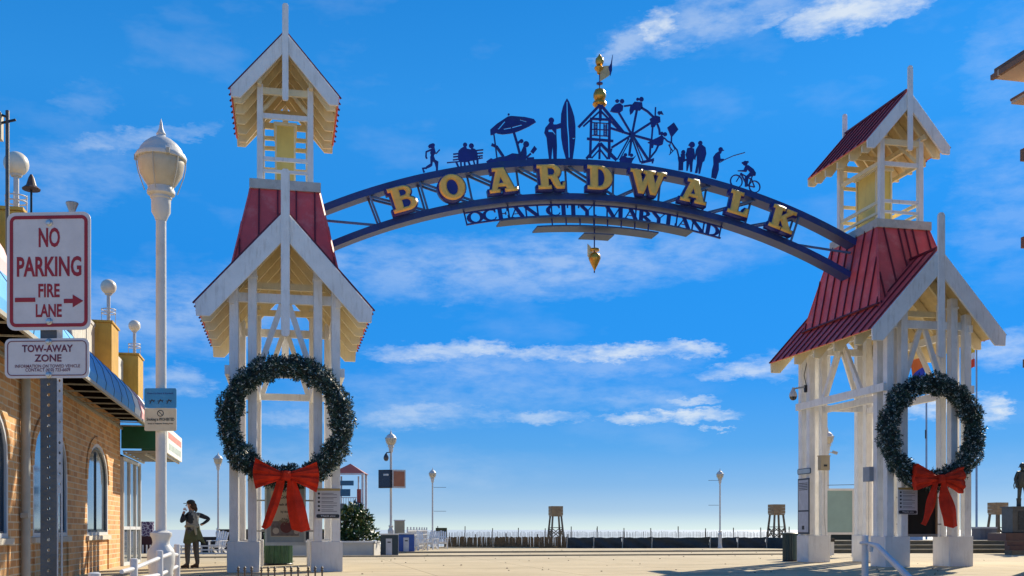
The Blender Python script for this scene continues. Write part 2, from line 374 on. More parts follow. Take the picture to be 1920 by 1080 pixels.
# low kerbs along the edge of the boardwalk
# a few stains, pebbles and drifted leaves on the concrete
_r = random.Random(21); _mb = MB()
for _i in range(170):
    _y = _r.uniform(17, 50); _x = _r.uniform(-3, .75 * _y); _s = _r.uniform(.012, .035)
    _mb.lathe([(_s, 0), (_s * .7, _s * .5), (_s * .1, _s * .7)], (_x, _y, 0), 6)
_mb.build('pebbles', mat('pebble_brown', (.12, .09, .06), .9, .4, 5), kind='stuff')
tag(bpy.data.objects['pebbles'], 'scattered dark pebbles and leaf litter on the sandy concrete', 'pebbles')
KERB = mat('kerb_concrete', (.34, .28, .19), .9, .2, 3, .3)
MB().box(0.5, 34, 44.0, 44.3, -.05, .07).build('kerb', KERB, kind='structure')
MB().box(-8, 19.5, 38.2, 38.55, -.05, .05).build('kerb', KERB, kind='structure')
MB().box(-30, 60, 55.0, 57.0, -.1, .05).build('boardwalk_edge', mat('boardwalk_planks', (.36, .29, .19), .9, .25, 6, .3), kind='structure')
# ================================================================ THE TWO GATE TOWERS
def clip_strip(poly, s0, s1):
    def cl(p, k, sg):
        out = []
        for i in range(len(p)):
            a, b = p[i], p[(i + 1) % len(p)]; da, db = sg * (a[0] - k), sg * (b[0] - k)
            if da >= 0: out.append(a)
            if (da > 0 and db < 0) or (da < 0 and db > 0):
                t = da / (da - db); out.append((a[0] + (b[0] - a[0]) * t, a[1] + (b[1] - a[1]) * t))
        return out
    p = cl(poly, s0, 1)
    return cl(p, s1, -1) if len(p) > 2 else []
def seam_face(root, poly, to3, nrm, pitch, s_start, name='roof_panel', over=0.0):
    """standing-seam panels covering a flat outline (s, t); to3 lifts it into space, nrm is its outward normal"""
    nrm = Vector(nrm).normalized(); ss = [p[0] for p in poly]; s = s_start
    while s + pitch < min(ss): s += pitch
    while s < max(ss) - .02:
        a, b = max(s, min(ss)), min(s + pitch, max(ss))
        q = clip_strip(poly, a + .001, b - .001)
        if len(q) > 2 and b - a > .03:
            mb = MB(); P = [Vector(to3(*k)) + nrm * .03 for k in q]
            if (P[1] - P[0]).cross(P[2] - P[0]).dot(nrm) < 0: P.reverse()
            mb.slab(P, .03)
            # the raised seam on the low-s edge
            tt = sorted(k[1] for k in clip_strip(poly, a, a + .02)) if a > min(ss) - 1e-6 else []
            if tt and tt[-1] - tt[0] > .05:
                p0, p1 = Vector(to3(a + .02, tt[0] - over)), Vector(to3(a + .02, tt[-1]))
                mb.mi = 1; mb.beam(p0 + nrm * .048, p1 + nrm * .048, .03, .04, nrm)
            mb.build(name, [REDM, SEAM], root)
        s += pitch
def gable_roof(root, hw, zr, ze, y0, y1, pitch):
    for sx in (-1, 1):
        ln = math.hypot(hw, zr - ze); dx, dz = sx * hw / ln, (zr - ze) / ln
        to3 = lambda s, t: (sx * hw - dx * t, s, ze + dz * t)
        seam_face(root, [(y0, 0), (y1, 0), (y1, ln), (y0, ln)], to3, (sx * (zr - ze), 0, hw), pitch, y0, over=.035)
        # boarded underside
        n = Vector((sx * (zr - ze), 0, hw)).normalized()
        P = [Vector(to3(a, b)) - n * .004 for a, b in ((y0 + .03, .03), (y1 - .03, .03), (y1 - .03, ln - .02), (y0 + .03, ln - .02))]
        if (P[1] - P[0]).cross(P[2] - P[0]).dot(n) < 0: P.reverse()
        MB().slab(P, .03).build('soffit', SHEATH, root)
    MB().beam((0, y0, zr + .05), (0, y1, zr + .05), .12, .05, (0, 0, 1)).build('ridge_cap', SEAM, root)
def rafter_pair(root, hw, zr, ze, y, dep=.21, w=.08):
    sl = (zr - ze) / hw; v = dep / math.cos(math.atan(sl))
    for sx in (-1, 1):
        x0, x1 = .0, hw - .07
        zt = lambda x: zr - .05 - sl * x
        poly = [(sx * .02, zt(.02)), (sx * x1, zt(x1)), (sx * x1, zt(x1) - v * .75), (sx * (x1 - .2), zt(x1) - v * .75), (sx * .02, zt(.02) - v)]
        MB().xz(poly, y - w / 2, y + w / 2).build('rafter', CREAM, root)
def barge(root, y, th, apex, ev, ev2, ev3, low, m=WHITE):
    for sx in (-1, 1):
        MB().xz([(sx * .003, apex), (sx * ev[0], ev[1]), (sx * ev2[0], ev2[1]), (sx * ev3[0], ev3[1]), (sx * .003, low)], y, y + th).build('barge_board', m, root, bevel=.008)
def finial(root, w, z0, z1, y0, y1, m=WHITE):
    r = w / 2
    MB().xz([(-r, z0 + r * .6), (-r * .6, z0), (r * .6, z0), (r, z0 + r * .6), (r, z1 - r * .7), (r * .55, z1), (-r * .55, z1), (-r, z1 - r * .7)], y0, y1).build('finial_board', m, root, bevel=.008)
def diag(root, p, q, side, w=.13, d=.09, m=WHITE): MB().beam(p, q, w, d, side).build('brace', m, root)
def tower(label, X, z0):
    t = thing('gate_tower', label, 'gate tower', (X, 27.5, z0), 0, 'twin timber towers of the boardwalk gate')
    for sx in (-1, 1):
        for sy in (-1, 1):
            cx, cy = sx * .96, sy * 2.1
            MB().box(cx - .37, cx + .37, cy - .37, cy + .37, -.35, .82).build('pier_base', CONC, t, bevel=.012)
            for ox in (1.175, .755):
                for k, oy in enumerate((2.365, 1.87)):
                    top = (6.86 if ox > 1 else 7.28) - (0.0 if k == 0 else .05)
                    MB().cbox((sx * ox, sy * oy, (top + .822) / 2), (.2 if k == 0 else .19, .2, top - .822)).build('post', WHITE, t, bevel=.006)
            MB().cbox((sx * .755, sy * 2.365, 7.02), (.25, .25, .05)).build('post_cap', WHITE, t)
    for sy in (-1, 1):
        MB().box(-1.34, 1.34, sy * 2.23 - .06, sy * 2.23 + .06, 6.46, 6.67).build('top_beam', WHITE, t)
        MB().box(-1.06, 1.06, sy * 2.20 - .055, sy * 2.20 + .055, 4.70, 4.88).build('middle_beam', WHITE, t)
        for sx in (-1, 1):
            diag(t, (sx * .07, sy * 2.12, 6.50), (sx * .62, sy * 2.12, 4.86), (0, 1, 0))
    for sx in (-1, 1):
        MB().box(sx * 1.22 - .06, sx * 1.22 + .06, -2.52, 2.52, 6.36, 6.56).build('top_beam', WHITE, t)
        MB().box(sx * 1.33 - .05, sx * 1.33 + .05, -2.45, 2.45, 4.72, 4.93).build('middle_beam', WHITE, t)
        MB().box(sx * .72 - .05, sx * .72 + .05, -1.75, 1.75, 4.60, 4.78).build('middle_beam', WHITE, t)
        for sy in (-1, 1):
            diag(t, (sx * 1.2, sy * .08, 6.40), (sx * 1.2, sy * 1.15, 4.76), (1, 0, 0))
    # lower roof
    gable_roof(t, 2.0, 8.46, 6.25, -2.86, 2.9, .44)
    for y in (-1.95, -.85, .3, 1.45): rafter_pair(t, 2.0, 8.43, 6.22, y)
    barge(t, -2.93, .07, 8.48, (2.0, 6.27), (1.98, 5.96), (1.68, 5.96), 7.82)
    barge(t, 2.87, .07, 8.48, (2.0, 6.27), (1.98, 5.96), (1.68, 5.96), 7.82, CREAM)
    finial(t, .20, 5.55, 9.41, -3.0, -2.935)
    finial(t, .20, 5.9, 9.3, 2.94, 3.0)
    for y in (-1.6, 1.6):
        diag(t, (-.95, y, 7.0), (.95, y, 7.0), (0, 1, 0), .16, .08, CREAM)
    diag(t, (0, -2.8, 8.12), (0, 2.8, 8.12), (0, 0, 1), .07, .24, SHEATH)
    # steep roof body rising out of it
    xt, yt, zt_, xb, yb, zb = .80, 1.2, 9.5, 1.28, 2.12, 7.0
    for sx in (-1, 1):
        h = math.hypot(zt_ - zb, xb - xt)
        to3 = lambda s, q: (sx * (xb - (xb - xt) * q / h), s, zb + (zt_ - zb) * q / h)
        seam_face(t, [(-yb, 0), (yb, 0), (yt, h), (-yt, h)], to3, (sx * (zt_ - zb), 0, xb - xt), .445, -yb + .1 - .445)
    for sy in (-1, 1):
        h = math.hypot(zt_ - zb, yb - yt)
        to3 = lambda s, q: (s, sy * (yb - (yb - yt) * q / h), zb + (zt_ - zb) * q / h)
        q0, q1 = (7.08 - zb) / (zt_ - zb) * h, (8.50 - zb) / (zt_ - zb) * h
        for half in ([(-1.25, q0), (-.001, q1), (-.001, h), (-xt, h)], [(.001, q1), (1.25, q0), (xt, h), (.001, h)]):
            seam_face(t, half, to3, (0, sy * (zt_ - zb), yb - yt), .445, -xb + .19 - .445)
    pass
    for sx in (-1, 1):
        for sy in (-1, 1): MB().beam((sx * (xb + .01), sy * (yb + .01), zb + .05), (sx * (xt + .01), sy * (yt + .01), zt_), .06, .06, (sx, sy, 0)).build('hip_flashing', REDM, t)
        MB().beam((sx * (xb + .05), -yb - .02, zb + .12), (sx * (xb + .05), yb, zb + .12), .07, .04, (sx, 0, 1)).build('flashing', SEAM, t)
    # plinth and cupola
    MB().box(-.86, .86, -1.3, 1.3, 9.46, 9.70).build('plinth', GREYW, t, bevel=.01)
    MB().box(-.70, .70, -1.14, 1.14, 9.70, 9.74).build('cupola_floor', GREYW, t)
    for sx in (-1, 1):
        for sy in (-1, 1): MB().cbox((sx * .61, sy * 1.1, 10.9), (.145, .145, 2.35)).build('cupola_post', WHITE, t, bevel=.005)
        for z, hh in ((10.22, .09), (11.30, .11), (9.93, .07)): MB().box(sx * .61 - .035, sx * .61 + .035, -1.03, 1.03, z, z + hh).build('cupola_rail', CREAM, t)
    for sy in (-1, 1):
        for z, hh in (((10.22, .09), (11.26, .12), (9.93, .07)) if sy < 0 else ((10.22, .09), (11.26, .1), (11.53, .1), (10.7, .09))): MB().box(-.54, .54, sy * 1.1 - .035, sy * 1.1 + .035, z, z + hh).build('cupola_rail', WHITE if sy < 0 else CREAM, t)
        MB().box(-.60, .60, sy * 1.13 - .04, sy * 1.13 + .04, 11.84, 12.0).build('collar_beam', CREAM, t)
    bx = MB().box(-.22, .22, -.25, .8, 9.74, 11.42).build('vent_box', YEL, t)
    for sx in (-1, 1):
        for y in (-.25, .8): MB().cbox((sx * .235, y, 10.58), (.05, .06, 1.7)).build('corner_trim', CREAM, bx)
    MB().box(-.29, .29, -.32, .87, 11.42, 11.5).build('box_lid', CREAM, t)
    MB().box(-.26, .26, -.29, -.255, 9.72, 9.90).build('box_skirt', GREYW, t)
    gable_roof(t, 1.29, 13.24, 11.76, -1.46, 1.82, .37)
    for y in (-1.12, -.45, .22, .9, 1.5): rafter_pair(t, 1.29, 13.21, 11.73, y, .17, .07)
    barge(t, -1.53, .07, 13.26, (1.29, 11.78), (1.28, 11.56), (1.06, 11.56), 12.78)
    barge(t, 1.79, .07, 13.26, (1.29, 11.78), (1.28, 11.56), (1.06, 11.56), 12.78, CREAM)
    finial(t, .15, 11.55, 13.92, -1.60, -1.535)
    finial(t, .15, 11.7, 13.92, 1.865, 1.93)
    for y in (-.45, .9): diag(t, (-.66, y, 12.2), (.66, y, 12.2), (0, 1, 0), .12, .06, CREAM)
    for sx in (-1, 1):
        diag(t, (sx * .6, -1.0, 11.45), (sx * .05, -.4, 12.35), (0, 0, 1), .08, .08, CREAM)
        MB().box(sx * .62 - .05, sx * .62 + .05, -1.35, 1.7, 12.0, 12.14).build('wall_plate', CREAM, t)
    return t
left_tower = tower('white timber gate tower with red metal roof nearest the brick building, seen straight on', 0.0, -.1)
right_tower = tower('white timber gate tower with red roof beside the steps and statue, its roof side showing', 17.0, 0.0)
tw = MB().cbox((.0, -1.14, 9.38), (.12, .03, .16)); tw.build('small_junction_box', GREYW, left_tower, loc=(-.13, -.12, -.1))
# ---------------------------------------------------------------- wreaths
NEED = [mat('needles_dark', (.006, .020, .018), .55, .3, 9), mat('needles_green', (.030, .085, .055), .5, .3, 9), mat('needles_blue', (.065, .135, .14), .45, .3, 9), mat('needles_glint', (.60, .68, .66), .35, .2, 9)]  # the palest needles paint light glints into the wreath
def wreath(label, X, z):
    t = thing('christmas_wreath', label, 'wreath', (X, 24.72, z), 0, 'Christmas wreaths hung on the gate towers')
    MB_ring = MB()
    n = 48
    pts = [(1.3 * math.cos(2 * math.pi * i / n), 0, 1.3 * math.sin(2 * math.pi * i / n)) for i in range(n + 1)]
    MB_ring.tube(pts, .17, 8).build('wreath_core', NEED[0], t)
    mb = MB(); rnd = random.Random(int(X * 10) + 5)
    for i in range(5600):
        # a sprig: a short twig carrying a fan of needles
        a = rnd.uniform(0, 2 * math.pi); b = rnd.uniform(0, 2 * math.pi)
        lump = .03 * math.sin(a * 7 + X) + .025 * math.sin(a * 13 + 2) + .02 * math.sin(a * 23 + b)
        rr = .125 + lump + .12 * rnd.random() ** .6 + (.06 if rnd.random() < .06 else 0)
        c = Vector((math.cos(a), 0, math.sin(a))); o = c * math.cos(b) + Vector((0, 1, 0)) * math.sin(b)
        p = c * 1.3 + o * rr; tw = Vector((-math.sin(a), 0, math.cos(a)))
        d = (o * .8 + tw * .5 + Vector((rnd.gauss(0, .45), rnd.gauss(0, .45), rnd.gauss(0, .45)))).normalized()
        s_ = d.cross(Vector((rnd.gauss(0, 1), rnd.gauss(0, 1), rnd.gauss(0, 1)))).normalized(); s2 = d.cross(s_)
        col = rnd.choices((0, 1, 2), (5, 5, 3))[0]
        for k in range(5):
            th_ = k * 1.257 + rnd.random(); e = (d * rnd.uniform(.6, 1.1) + (s_ * math.cos(th_) + s2 * math.sin(th_)) * .8).normalized()
            q = p + d * (.012 * k - .02); ln = rnd.uniform(.05, .10); w = rnd.uniform(.009, .016); n_ = e.cross(s2 if k % 2 else s_).normalized()
            mb.mi = 3 if rnd.random() < .12 else col
            mb.add([q - n_ * w * .5, q + e * ln * .55 + n_ * w, q + e * ln, q + e * ln * .55 - n_ * w], [(0, 1, 2, 3)])
    mb.build('wreath_sprigs', NEED, t, kind='stuff')
    # bow: two pleated loops, a knot, two tails
    bow = MB().lathe([(.10, -.11), (.125, -.05), (.12, 0), (.125, .05), (.10, .11)], (0, -.40, -1.27), 10, 'z').build('bow', RED, t)
    for sx in (-1, 1):
        g = MB(); nu, nv = 14, 22; vs = []
        for i in range(nu + 1):
            f = i / nu
            half = .09 + .26 * f ** 1.15
            for j in range(nv + 1):
                e = j / nv * 2 - 1
                x = sx * (.08 + f * (.62 + .04 * math.cos(e * 2)))
                zz = -1.27 - .0 * f + half * e + (.05 * f * (1 if sx < 0 else -.4))
                y = -.40 - .13 * math.sin(math.pi * min(f * 1.1, 1)) * (1 - e * e * .6) + (.022 * math.sin(e * 8 + f * 2) + .012 * math.sin(e * 17 + 1)) * (.4 + f)
                vs.append((x, y, zz))
        for i in range(nu):
            for j in range(nv):
                a = i * (nv + 1) + j; g.f.append((a, a + 1, a + nv + 2, a + nv + 1) if sx < 0 else (a, a + nv + 1, a + nv + 2, a + 1)); g.m.append(0)
        m0 = len(vs); g.v = vs + [(v[0], -.22 + .02 * math.sin(v[2] * 30), v[2]) for v in vs]
        for i in range(nu):
            for j in range(nv):
                a = m0 + i * (nv + 1) + j; g.f.append((a, a + nv + 1, a + nv + 2, a + 1)); g.m.append(0)
        for j in range(nv):
            a = nu * (nv + 1) + j; g.f.append((a, a + 1, a + 1 + m0, a + m0)); g.m.append(0)
        for i in range(nu):
            for jj in (0, nv):
                a = i * (nv + 1) + jj; b = a + nv + 1; g.f.append((a, b, b + m0, a + m0)); g.m.append(0)
        g.build('bow_loop', RED, bow, True)
        # tail
        h = MB(); vs = []; nt_ = 12
        top, bot = (sx * .12, -1.38), ((-.47, -2.50) if sx < 0 else (.34, -2.56))
        for i in range(nt_ + 1):
            f = i / nt_; cx = top[0] + (bot[0] - top[0]) * f ** 1.15; cz = top[1] + (bot[1] - top[1]) * f
            wd = .09 + (.05 if sx < 0 else .12) * math.sin(min(f * 1.5, 1) * 1.57) - (.05 * f if sx < 0 else 0)
            for j in range(7):
                e = j / 6 * 2 - 1
                vs.append((cx + e * wd, -.42 - .05 * math.cos(e * 3.3) + .04 * math.sin(f * 7 + e), cz + (.06 * abs(e) if i == nt_ else 0)))
        k = len(vs); h.v = vs + [(v[0], v[1] + .03, v[2]) for v in vs]
        for i in range(nt_):
            for j in range(6):
                a = i * 7 + j; h.f += [(a, a + 7, a + 8, a + 1), (a + k, a + 1 + k, a + 8 + k, a + 7 + k)]; h.m += [0, 0]
            for j in (0, 6): a = i * 7 + j; h.f.append((a, a + 7, a + 7 + k, a + k)); h.m.append(0)
        for j in range(6): a = nt_ * 7 + j; h.f.append((a, a + 1, a + 1 + k, a + k)); h.m.append(0)
        h.build('bow_tail', RED, bow, True)
    return t
wreath('green wreath with red bow on the gate tower nearest the brick building', .02, 3.50)
wreath('green wreath with red bow on the gate tower beside the steps', 16.84, 3.60)
# ================================================================ THE ARCH SIGN
ACX, ACZ, AY = 8.55, -6.7, 27.5
arch = thing('boardwalk_arch', 'blue steel arch sign lettered BOARDWALK spanning between the two towers', 'arch sign', (ACX, AY, 0))
def pol(r, deg): return (r * math.sin(R(deg)), ACZ + r * math.cos(R(deg)))
def arc_bar(r0, r1, a0, a1, y0, y1, name, m, parent=None, n=40):
    mb = MB(); vs = []
    for i in range(n + 1):
        a = a0 + (a1 - a0) * i / n
        for r, y in ((r0, y0), (r1, y0), (r1, y1), (r0, y1)):
            x, z = pol(r, a); vs.append((x, y, z))
    fs = []
    for i in range(n):
        for k in range(4):
            l = (k + 1) % 4; fs.append((i * 4 + k, i * 4 + l, i * 4 + 4 + l, i * 4 + 4 + k))
    fs += [(3, 2, 1, 0), (n * 4, n * 4 + 1, n * 4 + 2, n * 4 + 3)]
    mb.add(vs, fs); return mb.build(name, m, parent or arch)
arc_bar(17.62, 17.80, -26.2, 25.9, -.24, .24, 'top_chord', TEAL)
arc_bar(16.70, 16.87, -26.6, 26.4, -.24, .24, 'bottom_chord', TEAL)
BRACEM = mat('brace_blue_grey', (.10, .17, .30), .5, .2, 3)
NODES = [-21.3 + 4.5 * i for i in range(10)]
for a in NODES:
    for y in (-.19, .19):
        p, q = pol(16.86, a), pol(17.63, a)
        if abs(a) > 15 or y > 0: MB().beam((p[0], y, p[1]), (q[0], y, q[1]), .05, .05).build('brace', BRACEM, arch)
for i, a in enumerate(NODES[:-1]):
    b = NODES[i + 1]
    hi, lo = (a, b) if a < 1 else (b, a)
    p, q = pol(17.63, hi), pol(16.86, lo)
    for y in (-.12, .12): MB().beam((p[0], y, p[1]), (q[0], y, q[1]), .055, .05).build('brace', BRACEM, arch)
for sg in (-1, 1):
    a = NODES[0] if sg < 0 else NODES[-1]
    p, q = pol(17.62, sg * 25.6), pol(16.86, a + sg * .0)
    MB().beam((p[0], 0, p[1] - .14), (q[0], 0, q[1]), .055, .05).build('brace', BRACEM, arch)
for sg in (-1, 1):      # end plates against the tower roofs
    for r in (17.71, 16.785):
        x, z = pol(r, sg * 26.4); MB().cbox((x, 0, z), (.06, .56, .34)).build('end_plate', TEAL, arch)
# gold letters
G = {
 'B': ([[(0, 1), (0, .86), (.1, .86), (.1, .14), (0, .14), (0, 0)] + arc(.55, .27, .33, .27, -90, 62, 12) + arc(.52, .76, .28, .24, -50, 90, 10)],
       [[(.38, .86), (.38, .61)] + arc(.5, .735, .12, .125, -90, 90, 8), [(.38, .46), (.38, .14)] + arc(.52, .30, .15, .16, -90, 90, 8)], .86),
 'O': ([arc(.46, .5, .46, .52, 0, 352, 30)], [arc(.46, .5, .20, .32, 0, 352, 24)], .92),
 'A': ([[(0, 0), (0, .13), (.08, .13), (.32, .87), (.2, .87), (.2, 1), (.62, 1), (.9, .13), (1, .13), (1, 0), (.56, 0), (.56, .13), (.63, .13), (.60, .23), (.32, .23), (.29, .13), (.37, .13), (.37, 0)]], [[(.37, .36), (.55, .36), (.46, .64)]], 1.0),
 'R': ([[(0, 1), (0, .86), (.1, .86), (.1, .14), (0, .14), (0, 0), (.48, 0), (.48, .14), (.38, .14), (.38, .43), (.46, .43), (.58, .12), (.68, 0), (.95, 0), (1.0, .27), (.92, .27), (.88, .14), (.83, .14)] + arc(.56, .72, .3, .28, -58, 90, 12)],
       [[(.38, .86), (.38, .57)] + arc(.5, .715, .13, .145, -90, 90, 8)], 1.0),
 'D': ([[(0, 1), (0, .86), (.1, .86), (.1, .14), (0, .14), (0, 0)] + arc(.45, .5, .47, .5, -90, 90, 18)], [[(.38, .86), (.38, .14)] + arc(.43, .5, .2, .36, -90, 90, 12)], .92),
 'W': ([[(0, 1), (.46, 1), (.46, .87), (.39, .87), (.50, .45), (.62, .80), (.59, .87), (.52, .87), (.52, 1), (.98, 1), (.98, .87), (.90, .87), (1.0, .45), (1.13, .87), (1.05, .87), (1.05, 1), (1.42, 1), (1.42, .87), (1.33, .87), (1.05, 0), (.84, 0), (.70, .46), (.57, 0), (.36, 0), (.09, .87), (0, .87)]], [], 1.42),
 'L': ([[(0, 1), (.5, 1), (.5, .86), (.39, .86), (.39, .14), (.6, .14), (.68, .36), (.8, .36), (.8, 0), (0, 0), (0, .14), (.1, .14), (.1, .86), (0, .86)]], [], .8),
 'K': ([[(0, 1), (.48, 1), (.48, .86), (.38, .86), (.38, .58), (.62, .86), (.55, .86), (.55, 1), (.95, 1), (.95, .86), (.84, .86), (.6, .6), (.86, .14), (.97, .14), (.97, 0), (.52, 0), (.52, .14), (.58, .14), (.43, .40), (.38, .35), (.38, .14), (.48, .14), (.48, 0), (0, 0), (0, .14), (.1, .14), (.1, .86), (0, .86)]], [], .97)}
HL = .64
for ch, a in zip('BOARDWALK', [-18.9 + 4.53 * i for i in range(9)]):
    outer, holes, w = G[ch]
    fx = HL * (1.18 if ch != 'W' else 1.12)
    S = lambda P: [((x - w / 2) * fx, (y - .5) * HL) for x, y in P]
    x, z = pol(17.22, a)
    M = Matrix.Translation((x, 0, z)) @ Matrix.Rotation(R(a), 4, 'Y') @ STAND
    back = obj('letter', place_mesh(curve_mesh('letter', [S(p) for p in outer], .10, .042), NAVY, M @ Matrix.Translation((0, 0, .38))), arch)
    obj('gold_face', place_mesh(curve_mesh('gold_face', [S(p) for p in outer + holes], .055, .038, -.034), GOLD, M @ Matrix.Translation((0, 0, .49))), back)
    MB().cbox((0, -.28, 0), (.5 if ch != 'O' else .3, .12, .05)).build('letter_bracket', TEAL, back)
    bpy.data.objects[-1] if False else None
for o in bpy.data.objects:      # set the brackets on the lower chord under their letters
    if o.name.startswith('letter_bracket'):
        k = 0 if '.' not in o.name else int(o.name.split('.')[1])
        a = -18.9 + 4.53 * k; x, z = pol(16.9, a); o.location = (x, 0, z); o.rotation_euler = (0, R(a), 0)
# OCEAN CITY, MARYLAND strip
def stroke(mb, pts, w, y0, y1, M=None):
    n = len(pts); ws = w if isinstance(w, (list, tuple)) else [w] * n; Lf, Rt = [], []
    for i, p in enumerate(pts):
        a, b = pts[max(i - 1, 0)], pts[min(i + 1, n - 1)]; dx, dz = b[0] - a[0], b[1] - a[1]; l = math.hypot(dx, dz) or 1
        nx, nz_ = -dz / l * ws[i] / 2, dx / l * ws[i] / 2
        Lf.append((p[0] + nx, p[1] + nz_)); Rt.append((p[0] - nx, p[1] - nz_))
    for i in range(n - 1):
        q = [Rt[i], Rt[i + 1], Lf[i + 1], Lf[i]]
        if M: q = [M(*k) for k in q]
        mb.xz(q, y0, y1)
arc_bar(16.61, 16.645, -13.5, 12.3, -.03, .03, 'strip_rail', NAVY)
arc_bar(16.30, 16.34, -13.5, 12.3, -.031, .031, 'strip_rail', NAVY)
TK, TN = .22, .07
def bow_(cx, rx, a0, a1, thick_mid=True):
    P = arc(cx, .5, rx, .5, a0, a1, 8); return (P, [TN + (TK - TN) * math.sin(math.pi * i / 8) for i in range(9)])
GL = {'O': ([bow_(.4, .36, 90, 270), bow_(.4, .36, -90, 90)], .82), 'C': ([bow_(.42, .38, 90, 270), ([(.42, 1), (.62, .95), (.68, .75)], TN), ([(.42, 0), (.62, .05), (.7, .25)], TN), ([(.68, 1), (.68, .7)], .05)], .76),
      'E': ([([(.18, 0), (.18, 1)], TK), ([(.1, .5), (.48, .5)], TN), ([(.48, .35), (.48, .65)], .05), ([(.6, 0), (.6, .3)], .06), ([(.58, .7), (.58, 1)], .06)], .66),
      'A': ([([(.42, 1), (.12, 0)], TN), ([(.40, 1), (.72, 0)], TK), ([(.22, .35), (.6, .35)], .05), ([(0, .02), (.25, .02)], .05)], .84),
      'N': ([([(.1, 0), (.1, 1)], TN), ([(.08, 1), (.72, 0)], TK), ([(.74, 0), (.74, 1)], TN)], .84), 'I': ([([(.15, 0), (.15, 1)], TK)], .34),
      'T': ([([(.35, 0), (.35, 1)], TK), ([(.04, .72), (.04, 1)], .06), ([(.66, .72), (.66, 1)], .06)], .72), 'Y': ([([(.08, 1), (.4, .45)], TK), ([(.4, .48), (.4, 0)], TK * .9), ([(.7, 1), (.42, .45)], TN)], .78),
      'M': ([([(.08, 0), (.08, 1)], TN), ([(.08, 1), (.45, 0)], TK), ([(.45, 0), (.78, 1)], TN), ([(.84, 0), (.84, 1)], TK)], 1.0),
      'R': ([([(.18, 0), (.18, 1)], TK), (arc(.3, .74, .28, .26, 90, -90, 6), [TN, .12, .18, TK, .18, .12, TN]), ([(.3, .5), (.68, 0)], TK)], .8), 'L': ([([(.18, 0), (.18, 1)], TK), ([(.6, 0), (.6, .3)], .06)], .66),
      'D': ([([(.18, 0), (.18, 1)], TK), bow_(.35, .4, -90, 90)], .82), ',': ([([(.1, .12), (.05, -.12)], .12)], .25), ' ': ([], .42)}
phrase = 'OCEAN CITY, MARYLAND'
tw_ = sum(GL[c][1] for c in phrase) ; k_ = (25.2) / tw_; pos = -13.2
HS = .27
for c in phrase:
    st, w = GL[c]; a = pos + w * k_ / 2; pos += w * k_
    if not st: continue
    xs_ = k_ * math.pi / 180 * 16.47
    cx, cz = pol(16.475, a); ca, sa = math.cos(R(a)), math.sin(R(a))
    def M_(x, z):
        x = (x - w / 2) * xs_; z = (z - .5) * HS
        return cx + x * ca + z * sa, cz - x * sa + z * ca
    mb = MB()
    for i, (pts, ww) in enumerate(st): stroke(mb, [(p[0] * 1.0, p[1]) for p in pts], ww, -.02 - .002 * i, .02 + .002 * i, M_)
    mb.build('strip_letter', NAVY, arch)
for a in (-13.4, -9.2, -5.0, -.8, 3.4, 7.6, 12.2):
    p, q = pol(16.34, a), pol(16.71, a); MB().beam((p[0], .05, p[1]), (q[0], .05, q[1]), .035, .035).build('hanger', NAVY, arch)
arc_bar(16.21, 16.25, -10.4, 9.1, -.28, .30, 'drip_plate', PLATE, n=24)
arc_bar(15.96, 16.0, -6.9, 5.5, -.28, .30, 'drip_plate', PLATE, n=18)
arc_bar(15.76, 15.79, -2.2, .9, -.28, .30, 'drip_plate', PLATE, n=6)
for a in (-5.2, -3.8, -2.4, -1.0, .4, 1.8, 3.2, 4.6):
    p, q = pol(15.98, a), pol(16.23, a); MB().beam((p[0], -.1, p[1]), (q[0], -.1, q[1]), .03, .03).build('hanger', NAVY, arch)
MB().lathe([(.018, 8.07), (.018, 10.1)], (-.235, 0, 0), 8).build('drop_rod', NAVY, arch)
# lower pendant
pd_ = MB().lathe([(.01, 8.12), (.05, 8.2), (.13, 8.36), (.17, 8.46), (.155, 8.55), (.10, 8.60), (.06, 8.62)], (-.235, -.02, 0), 18).build('pendant_bulb', GOLD2, arch, True)
MB().lathe([(.12, 8.66), (.14, 8.69), (.12, 8.73), (.05, 8.75)], (-.235, -.02, 0), 16).build('pendant_collar', GOLD2, pd_, True)
MB().xz([(-.43, 8.52), (-.43, 8.86), (-.36, 8.80), (-.30, 8.72), (-.30, 8.48), (-.34, 8.44)], -.01, .02).build('pendant_fin', mat('pale_gold_sheet', (.80, .66, .38), .5), pd_)
